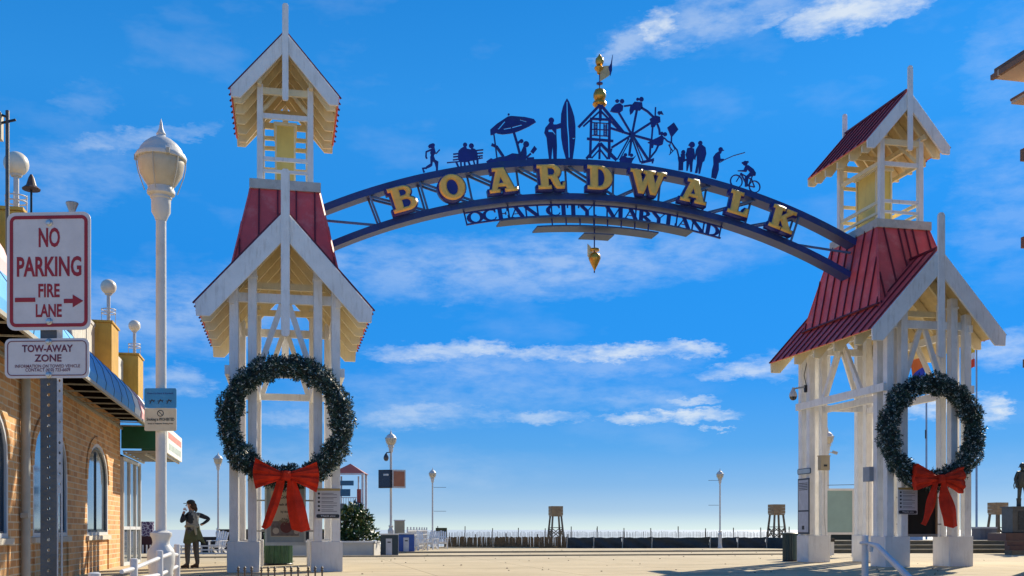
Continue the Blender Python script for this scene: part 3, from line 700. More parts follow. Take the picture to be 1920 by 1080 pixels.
# silhouettes cut from steel plate, standing on the arch
FIG = {"runner":[["C",[-4.729,11.168],0.045],["P",[[-4.872,11.123],[-4.832,11.175],[-4.754,11.21],[-4.694,11.2],[-4.694,11.083],[-4.773,11.086],[-4.862,11.074],[-4.842,11.105]]],["P",[[-4.778,11.076],[-4.69,11.083],[-4.655,10.949],[-4.704,10.915],[-4.714,10.846],[-4.803,10.83],[-4.793,10.909],[-4.813,10.956]]],["S",[[-4.773,11.047],[-4.916,10.972],[-4.921,10.84],[-4.896,10.793]],0.044],["S",[[-4.685,10.976],[-4.645,10.954],[-4.556,11.059]],0.034],["P",[[-4.808,10.863],[-4.709,10.871],[-4.675,10.781],[-4.591,10.738],[-4.596,10.669],[-4.606,10.482],[-4.66,10.478],[-4.655,10.567],[-4.694,10.701],[-4.739,10.737],[-4.754,10.618],[-4.813,10.574],[-4.921,10.527],[-4.921,10.586],[-4.803,10.673]]],["S",[[-4.901,10.548],[-5.009,10.531],[-4.97,10.426]],0.05]],"bench":[["C",[-3.876,11.24],0.058],["C",[-3.706,11.224],0.069],["P",[[-3.906,11.193],[-3.846,11.198],[-3.831,11.14],[-3.731,11.128],[-3.691,11.161],[-3.631,11.156],[-3.56,11.112],[-3.53,10.946],[-3.53,10.867],[-3.791,10.808],[-3.821,10.786],[-4.04,10.77],[-4.07,10.905],[-4.055,11.064],[-4.0,11.127]]],["S",[[-4.195,10.964],[-4.03,10.997]],0.036],["S",[[-4.195,10.891],[-4.03,10.923]],0.036],["S",[[-4.204,10.811],[-4.03,10.849]],0.032],["S",[[-3.57,11.111],[-3.385,11.145]],0.034],["S",[[-3.57,11.032],[-3.39,11.061]],0.034],["S",[[-3.57,10.953],[-3.4,10.986]],0.034],["S",[[-3.53,10.897],[-3.4,10.927]],0.03],["S",[[-4.363,10.726],[-4.05,10.779]],0.026],["S",[[-4.12,10.773],[-4.05,10.621]],0.046],["S",[[-3.991,10.783],[-3.981,10.626]],0.046],["S",[[-3.891,10.791],[-3.881,10.644]],0.05],["S",[[-3.791,10.818],[-3.731,10.665]],0.05],["S",[[-3.651,10.848],[-3.611,10.703]],0.04],["S",[[-3.54,10.906],[-3.54,10.718]],0.054],["S",[[-3.49,10.949],[-3.49,10.89]],0.022]],"parasol":[["C",[-2.692,12.144],0.029],["P",[[-2.72,12.086],[-2.62,12.111],[-2.249,12.114],[-1.997,12.08],[-1.936,11.998],[-2.12,11.871],[-2.335,11.755],[-2.478,11.688],[-2.649,11.632],[-2.862,11.594],[-2.997,11.604],[-3.025,11.623],[-3.146,11.55],[-3.188,11.554],[-3.195,11.699],[-3.018,11.866]],[[-2.803,11.951],[-2.783,11.944],[-2.959,11.725],[-2.99,11.719]],[[-2.834,11.745],[-2.627,11.801],[-2.62,11.777],[-2.82,11.724]],[[-2.599,11.81],[-2.335,11.903],[-2.32,11.882],[-2.592,11.785]],[[-2.385,12.036],[-2.191,11.996],[-2.206,11.976],[-2.385,12.014]]],["S",[[-3.096,11.582],[-3.054,11.28],[-3.011,10.936]],0.036],["S",[[-2.556,11.696],[-2.463,11.396],[-2.378,11.082]],0.064]],"sunbather":[["C",[-2.206,11.389],0.083],["C",[-2.335,11.462],0.054],["S",[[-2.335,11.49],[-2.421,11.414],[-2.463,11.341]],0.06],["P",[[-2.277,11.341],[-2.206,11.291],[-2.191,11.138],[-2.206,10.984],[-2.421,10.911],[-3.273,10.806],[-3.301,10.845],[-3.174,10.938],[-3.117,10.914],[-2.962,10.982],[-2.763,11.025],[-2.592,11.114],[-2.392,11.109],[-2.335,11.211]]],["S",[[-2.834,11.005],[-3.018,11.255],[-3.16,11.307]],0.076],["S",[[-2.206,11.025],[-2.076,11.147]],0.054],["P",[[-2.091,11.202],[-1.983,11.364],[-1.904,11.28],[-2.005,11.146]]],["S",[[-2.191,10.999],[-1.99,11.028]],0.056]],"surfer":[["C",[-1.507,12.088],0.078],["P",[[-1.549,12.036],[-1.458,12.044],[-1.449,11.98],[-1.366,11.987],[-1.25,12.037],[-1.242,11.901],[-1.366,11.859],[-1.366,11.73],[-1.35,11.394],[-1.358,11.056],[-1.449,11.049],[-1.474,11.4],[-1.507,11.045],[-1.574,11.04],[-1.615,11.373],[-1.64,11.612],[-1.706,11.735],[-1.673,11.882],[-1.615,11.951]],[[-1.59,11.828],[-1.491,11.845],[-1.458,11.803],[-1.391,11.728],[-1.4,11.703],[-1.474,11.77],[-1.59,11.767]]]],"surfboard":[["P",[[-1.075,12.72],[-1.009,12.629],[-0.933,12.442],[-0.866,12.239],[-0.833,11.999],[-0.833,11.677],[-0.858,11.433],[-0.908,11.09],[-1.1,11.075],[-1.184,11.359],[-1.233,11.644],[-1.247,11.997],[-1.233,12.288],[-1.184,12.485],[-1.134,12.618]],[[-1.084,12.631],[-1.057,12.633],[-1.034,11.983],[-1.007,11.663],[-0.993,11.116],[-1.024,11.114],[-1.044,11.66],[-1.074,11.979]],[[-0.958,11.683],[-0.9,11.652],[-0.853,11.667],[-0.856,11.639],[-0.9,11.623]]]],"pavilion":[["S",[[-0.123,12.642],[-0.741,11.967]],0.072],["S",[[-0.138,12.452],[-0.606,12.001]],0.048],["S",[[-0.117,12.643],[0.547,11.927]],0.081],["S",[[-0.117,12.469],[0.44,11.976]],0.05],["S",[[-0.38,12.257],[-0.41,11.153]],0.066],["S",[[0.144,12.302],[0.126,11.165]],0.074],["S",[[-0.117,12.599],[-0.123,12.192]],0.074],["S",[[-0.365,12.23],[0.15,12.244]],0.06],["S",[[-0.35,12.129],[0.12,12.139]],0.022],["S",[[-0.35,11.941],[0.12,11.965]],0.022],["S",[[-0.35,11.781],[0.12,11.79]],0.022],["S",[[-0.129,12.191],[-0.138,11.609]],0.03],["S",[[-0.31,12.089],[-0.208,12.098]],0.022],["S",[[-0.31,12.048],[-0.208,12.057]],0.022],["S",[[-0.31,12.008],[-0.208,12.016]],0.022],["S",[[-0.31,11.967],[-0.208,11.976]],0.022],["S",[[-0.31,11.927],[-0.208,11.935]],0.022],["S",[[-0.31,11.886],[-0.208,11.894]],0.022],["S",[[-0.31,11.845],[-0.208,11.854]],0.022],["S",[[-0.31,11.805],[-0.208,11.813]],0.022],["S",[[-0.026,12.084],[0.077,12.092]],0.022],["S",[[-0.026,12.043],[0.077,12.051]],0.022],["S",[[-0.026,12.002],[0.077,12.011]],0.022],["S",[[-0.026,11.962],[0.077,11.97]],0.022],["S",[[-0.026,11.921],[0.077,11.929]],0.022],["S",[[-0.026,11.88],[0.077,11.888]],0.022],["S",[[-0.026,11.839],[0.077,11.848]],0.022],["S",[[-0.026,11.799],[0.077,11.807]],0.022],["S",[[-0.298,12.119],[-0.298,11.771]],0.022],["S",[[-0.214,12.126],[-0.214,11.778]],0.022],["S",[[-0.02,12.113],[-0.02,11.779]],0.022],["S",[[0.065,12.12],[0.065,11.786]],0.022],["S",[[-0.501,11.673],[0.248,11.669]],0.068],["S",[[-0.138,11.58],[-0.516,11.13]],0.072],["S",[[-0.129,11.581],[0.349,11.152]],0.078],["S",[[-0.147,11.405],[-0.365,11.156]],0.042],["S",[[-0.129,11.407],[0.09,11.162]],0.042],["S",[[-0.138,11.551],[-0.147,11.144]],0.054]],"ferris_wheel":[["C",[0.786,11.88],0.082],["S",[[0.557,12.651],[0.776,12.699]],0.046],["S",[[1.057,12.656],[1.238,12.567],[1.419,12.419]],0.06],["S",[[1.52,12.246],[1.581,12.098],[1.597,11.946]],0.055],["S",[[1.561,11.674],[1.48,11.496],[1.318,11.292]],0.052],["S",[[0.786,11.88],[0.407,12.457]],0.056],["S",[[0.786,11.88],[0.936,12.617]],0.06],["S",[[0.786,11.88],[1.339,12.26]],0.064],["S",[[0.786,11.88],[1.379,11.775]],0.06],["S",[[0.786,11.88],[1.258,11.23]],0.068],["S",[[0.786,11.88],[0.706,11.302]],0.06],["S",[[0.786,11.88],[0.199,11.482]],0.06],["S",[[0.786,11.88],[0.159,12.019]],0.06],["S",[[0.696,11.778],[0.367,11.181]],0.04],["S",[[0.756,11.782],[0.427,11.167]],0.028],["S",[[0.796,11.767],[1.037,11.137]],0.036],["S",[[0.846,11.771],[1.117,11.162]],0.024],["S",[[1.389,12.159],[1.359,11.812]],0.044],["S",[[1.328,11.694],[1.298,11.233]],0.05],["S",[[0.199,11.453],[0.159,11.26],[0.318,11.159]],0.046],["S",[[1.057,11.138],[1.419,11.242]],0.072],["S",[[1.409,11.28],[1.379,11.143]],0.04]],"wheel_riders":[["C",[0.363,12.777],0.051],["S",[[0.302,12.781],[0.427,12.792]],0.022],["C",[0.503,12.785],0.062],["P",[[0.199,12.572],[0.298,12.676],[0.437,12.726],[0.537,12.659],[0.517,12.524],[0.417,12.449],[0.258,12.454],[0.159,12.474]]],["C",[0.952,12.876],0.043],["C",[1.061,12.886],0.066],["P",[[0.736,12.657],[0.856,12.801],[1.077,12.801],[1.097,12.65],[1.017,12.567],[0.856,12.572],[0.796,12.472],[0.736,12.428],[0.716,12.56]]],["S",[[1.47,12.701],[1.46,12.452]],0.036],["P",[[1.541,12.573],[1.642,12.611],[1.703,12.511],[1.622,12.523],[1.571,12.48]]],["C",[1.571,12.557],0.043],["P",[[1.298,12.361],[1.46,12.471],[1.601,12.444],[1.611,12.292],[1.5,12.244],[1.439,12.144],[1.339,12.135],[1.339,12.25]]],["C",[1.658,11.989],0.051],["C",[1.753,11.977],0.059],["P",[[1.339,11.772],[1.52,11.863],[1.662,11.951],[1.723,11.879],[1.682,11.684],[1.581,11.638],[1.419,11.663],[1.399,11.566],[1.359,11.563],[1.359,11.659],[1.238,11.706]]],["S",[[1.723,11.879],[1.824,11.791],[1.926,11.761]],0.036],["C",[0.776,11.317],0.047],["C",[0.596,11.313],0.05],["P",[[0.437,11.168],[0.517,11.288],[0.656,11.241],[0.816,11.254],[0.916,11.338],[0.796,11.157],[0.776,11.098],[0.417,11.071]]]],"kite":[["P",[[2.005,12.323],[2.139,12.136],[1.938,11.891],[1.812,12.165]]],["S",[[1.938,11.907],[1.934,11.764],[2.021,11.645],[2.105,11.557],[2.155,11.371]],0.038],["S",[[1.904,11.762],[1.888,11.634],[1.971,11.53]],0.022],["S",[[1.971,11.704],[2.038,11.583],[1.954,11.497],[1.871,11.412]],0.022],["S",[[1.854,11.695],[1.921,11.574],[1.904,11.446]],0.022]],"family":[["C",[2.29,11.523],0.059],["P",[[2.214,11.47],[2.34,11.48],[2.34,11.329],[2.407,11.358],[2.382,11.293],[2.29,11.239],[2.281,11.016],[2.147,11.006],[2.155,11.228],[2.13,11.369],[2.222,11.392]]],["C",[2.55,11.75],0.085],["P",[[2.433,11.725],[2.491,11.808],[2.576,11.815],[2.576,11.688],[2.475,11.712]]],["P",[[2.407,11.643],[2.508,11.667],[2.61,11.643],[2.635,11.439],[2.652,11.329],[2.601,11.373],[2.567,11.259],[2.55,10.989],[2.5,10.985],[2.475,11.237],[2.416,11.01],[2.382,11.008],[2.39,11.357],[2.357,11.465],[2.39,11.547]]],["C",[2.795,11.817],0.063],["P",[[2.753,11.766],[2.846,11.773],[2.948,11.702],[2.973,11.529],[2.914,11.317],[2.863,11.282],[2.787,10.958],[2.745,10.955],[2.745,11.241],[2.711,10.969],[2.635,10.963],[2.694,11.253],[2.694,11.507],[2.643,11.344],[2.618,11.343],[2.669,11.632]]]],"angler":[["C",[3.404,11.68],0.066],["S",[[3.404,11.659],[3.5,11.664]],0.024],["P",[[3.344,11.626],[3.433,11.633],[3.419,11.577],[3.382,11.546],[3.396,11.422],[3.493,11.423],[3.508,11.389],[3.404,11.354],[3.344,11.294],[3.344,11.099],[3.292,10.929],[3.263,10.844],[3.122,10.875],[3.144,11.085],[3.189,11.254],[3.181,11.461],[3.255,11.564]]],["S",[[3.374,11.31],[3.523,11.404],[3.791,11.536],[4.135,11.653]],0.022]],"cyclist":[["R",[3.873,10.818],0.177,0.033],["R",[4.429,10.704],0.163,0.03],["C",[4.143,11.347],0.07],["S",[[4.045,11.346],[4.24,11.396]],0.054],["P",[[4.15,11.284],[4.225,11.304],[4.391,11.204],[4.466,11.098],[4.451,11.013],[4.376,11.008],[4.24,10.956],[4.21,10.689],[4.135,10.683],[4.135,10.962],[4.24,11.054],[4.286,11.113],[4.21,11.177],[4.18,11.105],[3.926,11.107],[3.911,11.127],[4.09,11.154]]],["S",[[3.873,10.811],[4.03,11.066]],0.027],["S",[[4.0,11.064],[4.15,10.81],[4.24,10.719]],0.036],["S",[[4.03,11.038],[4.301,10.919]],0.03],["S",[[4.361,11.007],[4.24,10.719]],0.03],["S",[[4.331,10.921],[4.429,10.69]],0.027],["S",[[4.24,10.719],[4.429,10.69]],0.027]]}
NMS = {'runner': 'runner_cutout', 'bench': 'couple_on_bench_cutout', 'parasol': 'parasol_cutout', 'sunbather': 'sunbather_cutout', 'surfer': 'surfer_cutout', 'surfboard': 'surfboard_cutout', 'pavilion': 'pavilion_cutout',
       'ferris_wheel': 'ferris_wheel_cutout', 'wheel_riders': 'wheel_riders_cutout', 'kite': 'kite_cutout', 'family': 'family_cutout', 'angler': 'angler_cutout', 'cyclist': 'cyclist_cutout'}
_wr = FIG.pop('wheel_riders'); _cut = [0, 4, 7, 11, 15, len(_wr)]
for _i in range(5): FIG['wheel_riders%d' % _i] = _wr[_cut[_i]:_cut[_i + 1]]; NMS['wheel_riders%d' % _i] = 'wheel_riders_cutout'
for j, (nm, prims) in enumerate(FIG.items()):
    mb = MB(); y0 = -.2 - .006 * (j % 3)
    for i, p in enumerate(prims):
        e = .0004 * (i % 12) ; a, b = y0 - e, y0 + .03 + e
        if p[0] == 'P':
            me = curve_mesh('x', p[1:], .015 + e); o_ = len(mb.v)
            mb.v += [(v.co.x, y0 + .015 - v.co.z, v.co.y) for v in me.vertices]
            for f in me.polygons: mb.f.append(tuple(k + o_ for k in f.vertices)); mb.m.append(0)
            bpy.data.meshes.remove(me)
        elif p[0] == 'S': stroke(mb, p[1], p[2], a, b)
        elif p[0] == 'C': mb.xz([(p[1][0] + p[2] * math.cos(k * .524), p[1][1] + p[2] * math.sin(k * .524)) for k in range(12)], a, b)
        elif p[0] == 'R': stroke(mb, [(p[1][0] + p[2] * math.cos(k * 2 * math.pi / 20), p[1][1] + p[2] * math.sin(k * 2 * math.pi / 20)) for k in range(21)], p[3], a, b)
    mb.build(NMS[nm], NAVY, arch)
SLOT = mat('pale_slot_edge', (.55, .62, .74), .5)
def slots(name, segs, w=.02):
    mb = MB()
    for s_ in segs: stroke(mb, s_, w, -.226, -.219)
    mb.build(name, SLOT, arch)
from_px = lambda pts: pts
# crowning ornament over the pavilion
ox = -.10
MB().lathe([(.015, 12.50), (.015, 14.02)], (ox, -.05, 0), 8).build('ornament_rod', NAVY, arch)
MB().lathe([(.03, 12.60), (.15, 12.63), (.20, 12.70), (.18, 12.76), (.07, 12.79)], (ox, -.05, 0), 18).build('ornament_bowl', GOLD2, arch, True)
MB().lathe([(.06, 12.76), (.13, 12.80), (.175, 12.90), (.175, 12.98), (.13, 13.09), (.04, 13.14)], (ox, -.05, 0), 18).build('ornament_ball', GOLD2, arch, True)
MB().lathe([(.02, 13.24), (.09, 13.26), (.09, 13.29), (.02, 13.31)], (ox, -.05, 0), 12).build('ornament_ring', NAVY, arch)
MB().lathe([(.02, 13.52), (.05, 13.54), (.055, 13.6), (.12, 13.66), (.13, 13.70), (.10, 13.74)], (ox - .02, -.05, 0), 14).build('ornament_cup', GOLD2, arch, True)
MB().lathe([(.03, 13.76), (.09, 13.79), (.12, 13.87), (.11, 13.95), (.05, 14.02), (.01, 14.09)], (ox, -.05, 0), 14).build('ornament_bud', GOLD2, arch, True)
MB().xz([(ox, 13.33), (ox + .06, 13.36), (ox + .26, 13.50), (ox + .30, 13.62), (ox + .30, 13.78), (ox + .15, 13.76), (ox + .02, 13.72)], -.09, -.05).build('weather_vane', mat('vane_gold', (.55, .43, .22), .5, .2, 8), arch)
MB().xz([(ox + .24, 13.72), (ox + .32, 13.86), (ox + .37, 14.1), (ox + .345, 13.85), (ox + .345, 13.65), (ox + .30, 13.5)], -.095, -.045).build('vane_tail', NAVY, arch)
# ================================================================ BRICK RESTAURANT ON THE LEFT
def brick_mat():
    m = bpy.data.materials.new('orange_brick'); m.use_nodes = True; t = m.node_tree; b = t.nodes['Principled BSDF']
    tcn = t.nodes.new('ShaderNodeTexCoord'); sp = t.nodes.new('ShaderNodeSeparateXYZ'); t.links.new(tcn.outputs['Object'], sp.inputs[0])
    ad = t.nodes.new('ShaderNodeMath'); t.links.new(sp.outputs[0], ad.inputs[0]); t.links.new(sp.outputs[1], ad.inputs[1])
    cb = t.nodes.new('ShaderNodeCombineXYZ'); t.links.new(ad.outputs[0], cb.inputs[0]); t.links.new(sp.outputs[2], cb.inputs[1])
    br = t.nodes.new('ShaderNodeTexBrick'); t.links.new(cb.outputs[0], br.inputs['Vector'])
    br.inputs['Scale'].default_value = 1; br.inputs['Brick Width'].default_value = .40; br.inputs['Row Height'].default_value = .125; br.inputs['Mortar Size'].default_value = .014; br.inputs['Bias'].default_value = -.2
    br.inputs['Color1'].default_value = (.74, .40, .16, 1); br.inputs['Color2'].default_value = (.46, .20, .07, 1); br.inputs['Mortar'].default_value = (.72, .56, .36, 1)
    no = t.nodes.new('ShaderNodeTexNoise'); no.inputs['Scale'].default_value = 1.1; no.inputs['Detail'].default_value = 7; t.links.new(tcn.outputs['Object'], no.inputs[0])
    mr = t.nodes.new('ShaderNodeMapRange'); mr.inputs[1].default_value = .3; mr.inputs[2].default_value = .7; mr.inputs[3].default_value = .9; mr.inputs[4].default_value = 1.1; t.links.new(no.outputs[0], mr.inputs[0])
    mx = t.nodes.new('ShaderNodeMix'); mx.data_type = 'RGBA'; mx.blend_type = 'MULTIPLY'; mx.inputs[0].default_value = 1; t.links.new(br.outputs[0], mx.inputs[6]); t.links.new(mr.outputs[0], mx.inputs[7])
    t.links.new(mx.outputs[2], b.inputs['Base Color']); b.inputs['Roughness'].default_value = .85
    bp = t.nodes.new('ShaderNodeBump'); bp.inputs['Strength'].default_value = .8; bp.inputs['Distance'].default_value = .012; bp.invert = True
    t.links.new(br.outputs['Fac'], bp.inputs['Height']); t.links.new(bp.outputs[0], b.inputs['Normal'])
    return m
BRICK = brick_mat()
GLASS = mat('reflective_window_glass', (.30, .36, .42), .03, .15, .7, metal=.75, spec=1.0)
FRAME = mat('white_window_frame', (.62, .62, .62), .45, .06, 3)
DFRAME = mat('dark_window_frame', (.05, .07, .09), .4, .1, 3)
SILL = mat('stone_sill', (.62, .56, .46), .8, .1, 4, .2)
PILA = mat('ochre_pilaster', (.52, .31, .055), .8, .15, 2.5, .3, streak=1, dirt=(.30, .17, .04), dirt_amt=.5)
SIDING = mat('white_siding', (.60, .58, .52), .6, .08, 3)
AWN = mat('blue_awning_cloth', (.13, .44, .86), .75, .12, 1.2, dirt=(.4, .6, .85), dirt_amt=.2, spec=.2)
AWNP = mat('pink_awning_cloth', (.80, .42, .42), .6, .1, 2)
AWNW = mat('white_awning_cloth', (.74, .78, .80), .6, .08, 2)
STEELW = mat('pale_awning_tube', (.42, .40, .34), .5, .1, 5)
DARK = mat('shade_black_soffit', (.008, .005, .004), 1.0, .3, 3, spec=0.0)  # near-black colour stands in for deep shade
GREEN = mat('green_painted_board', (.006, .11, .06), .55, .2, 1.5, dirt=(.02, .05, .02), dirt_amt=.5)
WX = -4.4
rest = thing('brick_restaurant', 'orange brick restaurant with arched windows and blue awning at the left edge', 'building', (WX, 22, 0))
Y0 = -14.0
def arch_out(c, hw, z0, zs, zt):
    return [(c - hw, z0), (c + hw, z0)] + [(c + hw * math.cos(R(a)), zs + (zt - zs) * math.sin(R(a)) ** .85) for a in range(0, 181, 12)][0:] 
WINS = [(26.55, 1.42), (21.45, 1.5), (16.75, 1.5), (11.9, 1.5)]
zb, zs, ztp = .86, 2.15, 3.06
holes = []
for yc, hw in WINS: holes.append(arch_out(yc - 22, hw, zb, zs, ztp))
me = curve_mesh('wall', [[(Y0, -.1), (8.0, -.1), (8.0, 4.9), (Y0, 4.9)]] + holes, .15)
YZ = Matrix(((0, 0, 1, 0), (1, 0, 0, 0), (0, 1, 0, 0), (0, 0, 0, 1)))
obj('wall', place_mesh(me, BRICK, Matrix.Translation((-.15, 0, 0)) @ YZ), rest)
MB().box(-8.5, -.32, 7.6, 8.0, -.1, 4.9).build('end_wall', BRICK, rest)
MB().box(-8.5, -.3, Y0, 7.6, 4.6, 4.9).build('flat_roof', mat('roof_felt', (.08, .08, .08), .9), rest)
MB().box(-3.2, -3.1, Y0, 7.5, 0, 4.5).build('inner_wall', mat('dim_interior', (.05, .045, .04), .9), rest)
for yc, hw in WINS:
    c = yc - 22
    o1, o2 = arch_out(c, hw - .002, zb + .002, zs, ztp - .002), arch_out(c, hw - .09, zb + .08, zs, ztp - .08)
    w = obj('window', place_mesh(curve_mesh('window', [o1, o2], .05), FRAME, Matrix.Translation((-.05, 0, 0)) @ YZ), rest)
    obj('inner_frame', place_mesh(curve_mesh('inner_frame', [o2, arch_out(c, hw - .14, zb + .12, zs, ztp - .13)], .03), DFRAME, Matrix.Translation((-.07, 0, 0)) @ YZ), w)
    obj('pane', place_mesh(curve_mesh('pane', [arch_out(c, hw - .10, zb + .09, zs, ztp - .09)], .008), GLASS, Matrix.Translation((-.075, 0, 0)) @ YZ), w)
    MB().box(-.066, -.04, c - .02, c + .03, zb + .1, ztp - .2).build('mullion', DFRAME, w)
    MB().box(-.12, .07, c - hw - .12, c + hw + .12, zb - .10, zb - .003).build('window_sill', SILL, rest)
    # recessed brick panel under the sill, header course over the arch
    for yy in (c - hw - .02, c + hw - .06): MB().box(.0, .035, yy, yy + .08, 0, zb - .12).build('brick_rib', BRICK, rest)
    vr = arch_out(c, hw + .2, zs, zs, ztp + .17)[2:]; vi = arch_out(c, hw + .01, zs, zs, ztp + .01)[2:]
    for i in range(len(vr) - 1):
        q = [vr[i], vr[i + 1], vi[i + 1], vi[i]]
        MB().yz(q, -.01, .03 + .004 * (i % 2)).build('brick_voussoir', BRICK, rest)
MB().tube([(.09, 19.02 - 22, 0), (.09, 19.02 - 22, 3.72)], .075, 10).build('downspout', STEELW, rest, True)
MB().box(.03, .15, 18.92 - 22, 19.12 - 22, 1.2, 1.28).build('pipe_bracket', STEELW, rest)
# parapet: siding and ochre pilasters
yy = Y0
while yy < 8.6:
    MB().box(-.42, -.30 + .02 * (int(yy * 10) % 2), yy, yy + .2, 4.9, 6.08).build('siding_board', SIDING, rest); yy += .215
MB().box(-.46, -.26, Y0, 8.7, 6.08, 6.16).build('parapet_cap', FRAME, rest)
PIL = [(-9.2, 6.3), (-3.4, 6.3), (5.75, 6.22), (10.6, 6.2)]
MB().box(-.42, -.30, 8.61, 10.6, 4.3, 6.0).build('siding_panel', SIDING, rest)
for y, z in PIL:
    MB().box(-.62, .12, y, y + 1.15, 4.4, z).build('pilaster', PILA, rest, bevel=.02)
    MB().box(-.65, .15, y - .03, y + 1.18, z, z + .05).build('pilaster_cap', PILA, rest)
MB().box(-.45, .25, -2.35, -2.1, 4.5, 6.15).build('brick_pier', mat('dark_red_brick', (.16, .035, .02), .9, .2, 4, .3), rest)
# long curved awning over the windows
aw = thing('blue_awning', 'curved blue striped awning on pale tubes along the brick wall', 'awning', (WX, 22, 0))
prof = [(.86, 3.76), (.88, 3.95), (.80, 4.25), (.62, 4.52), (.36, 4.74), (.04, 4.88)]
ya = -9.0; k = 0
while ya < 8.2:
    yb_ = min(ya + 1.02, 8.2)
    mb = MB()
    for i in range(len(prof) - 1):
        (x0, z0), (x1, z1) = prof[i], prof[i + 1]
        mb.slab([(x0, ya + .01, z0), (x0, yb_ - .01, z0), (x1, yb_ - .01, z1), (x1, ya + .01, z1)], .012)
    mb.build('awning_panel', AWNP if k == 14 else (AWNW if k in (13, 15) else AWN), aw)
    mb = MB(); mb.tube([(p[0] + .002, yb_, p[1] + .002) for p in prof], .008, 6); mb.build('awning_rib', mat('awning_seam', (.03, .07, .14), .6), aw)
    MB().box(.03, .84, yb_ - .02, yb_ + .02, 3.76, 3.785).build('awning_tube', STEELW, aw)
    ya = yb_; k += 1
MB().box(.84, .90, -9, 8.2, 3.72, 3.78).build('awning_tube', STEELW, aw)
MB().box(.02, .07, -9, 8.2, 3.73, 3.79).build('awning_tube', STEELW, aw)
MB().box(.0, .80, -9, 8.1, 3.98, 4.0).build('awning_shade_sheet', DARK, aw)  # near-black sheet painting the shade inside the awning
pk = thing('pink_awning', 'faded pink awning end standing over the blue one at the left edge', 'awning', (WX, 13.2, 0))
mb = MB()
for i in range(len(prof) - 1):
    (x0, z0), (x1, z1) = prof[i], prof[i + 1]
    mb.slab([(x0 * .55, -2, z0 + .62), (x0 * .55, 3.4, z0 + .62), (x1 * .55, 3.4, z1 + .62), (x1 * .55, -2, z1 + .62)], .012)
mb.build('awning_cloth', AWNP, pk)
MB().box(.40, .46, -2, 3.4, 4.3, 4.36).build('awning_tube', STEELW, pk)
# green canopy with sign beyond the awning
cn = thing('entrance_canopy', 'green boxed canopy with a faded white sign side over the glass entrance', 'canopy', (WX, 30, 0))
MB().box(.02, 1.15, .02, .08, 3.22, 3.86).build('green_end_board', GREEN, cn)
MB().slab([(.04, .12, 4.30), (1.16, .12, 3.9), (1.16, 4.1, 3.9), (.04, 4.1, 4.30)], .04).build('canopy_roof', GREEN, cn)
MB().box(1.16, 1.22, .0, 4.2, 3.12, 3.86).build('sign_side', mat('faded_sign_board', (.72, .74, .70), .6, .08, 2, dirt=(.75, .30, .26), dirt_amt=.5), cn)
mb = MB(); mb.box(1.222, 1.226, .3, 3.9, 3.55, 3.72); mb.build('red_band', mat('faded_red_print', (.62, .22, .18), .7, .3, 6), cn)
for i in range(9): MB().box(1.222, 1.226, .5 + i * .38, .72 + i * .38, 3.24, 3.42).build('printed_block', mat('faded_print', (.35, .45, .42), .7, .3, 6), cn)
for i in range(6): MB().box(.05, 1.14, .1 + i * .78, .15 + i * .78, 3.12, 3.17).build('canopy_tube', STEELW, cn)
for x in (.06, .6, 1.1): MB().box(x, x + .05, .1, 4.2, 3.06, 3.115).build('canopy_tube', STEELW, cn)
MB().box(.02, 1.12, 4.12, 4.2, 3.12, 3.86).build('rear_end_board', GREEN, cn)
# glass entrance bay
gb = thing('glass_entrance', 'white framed glass shopfront bay at the far end of the brick building', 'shopfront', (WX, 30.0, 0))
for y in (.06, 1.3, 2.5, 3.5): MB().box(-.02, .08, y, y + .09, 0, 3.0).build('frame_post', FRAME, gb)
for z in (.0, 1.0, 2.92): MB().box(-.01, .07, .15, 3.5, z, z + .09).build('frame_rail', FRAME, gb)
for y0, y1 in ((.15, 1.3), (1.39, 2.5), (2.59, 3.5)): MB().box(.02, .035, y0, y1, .09, 2.92).build('pane', GLASS, gb)
MB().box(-2.5, -.03, .2, 3.5, 0, .1).build('floor_slab', SILL, gb)
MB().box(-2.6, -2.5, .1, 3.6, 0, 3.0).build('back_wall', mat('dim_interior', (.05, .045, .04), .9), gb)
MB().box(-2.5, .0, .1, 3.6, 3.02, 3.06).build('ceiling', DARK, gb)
# globe lamps on the pilasters
BULB = mat('opal_globe', (.80, .72, .58), .3, .04, 2, spec=.5)
def globe(label, x, y, zbase, zc, r, with_ring=True):
    t = thing('globe_lamp', label, 'lamp', (x, y, zbase), 0, 'globe lamps along the roof of the brick building')
    h = zc - zbase
    MB().ball((0, 0, h), r, 22).build('globe', BULB, t, True)
    MB().lathe([(r * .42, h - r * 1.06), (r * .5, h - r * .9), (r * .3, h - r * .8)], (0, 0, 0), 14).build('globe_collar', LAMPW, t, True)
    MB().lathe([(.045, 0), (.045, h - r)], (0, 0, 0), 10).build('lamp_pole', LAMPW, t, True)
    if with_ring:
        for rr, z in ((.17, h * .28), (.17, h * .38)):
            MB().tube([(rr * math.cos(a * math.pi / 8), rr * math.sin(a * math.pi / 8), z) for a in range(17)], .014, 5).build('guard_ring', FRAME, t, True)
        for a in range(4): MB().beam((0.17 * math.cos(a * 1.57), 0.17 * math.sin(a * 1.57), 0), (0.17 * math.cos(a * 1.57), 0.17 * math.sin(a * 1.57), h * .42), .014, .014).build('guard_post', FRAME, t)
    return t
globe('large opal globe lamp on the roof directly above the no parking sign', -4.50, 19.2, 6.35, 7.26, .205)
globe('opal globe lamp on the ochre pilaster between the sign and the street lamp', -4.42, 28.2, 6.27, 7.21, .195)
globe('smallest opal globe lamp, on the farthest ochre pilaster by the street lamp pole', -4.45, 33.1, 6.25, 7.15, .175)
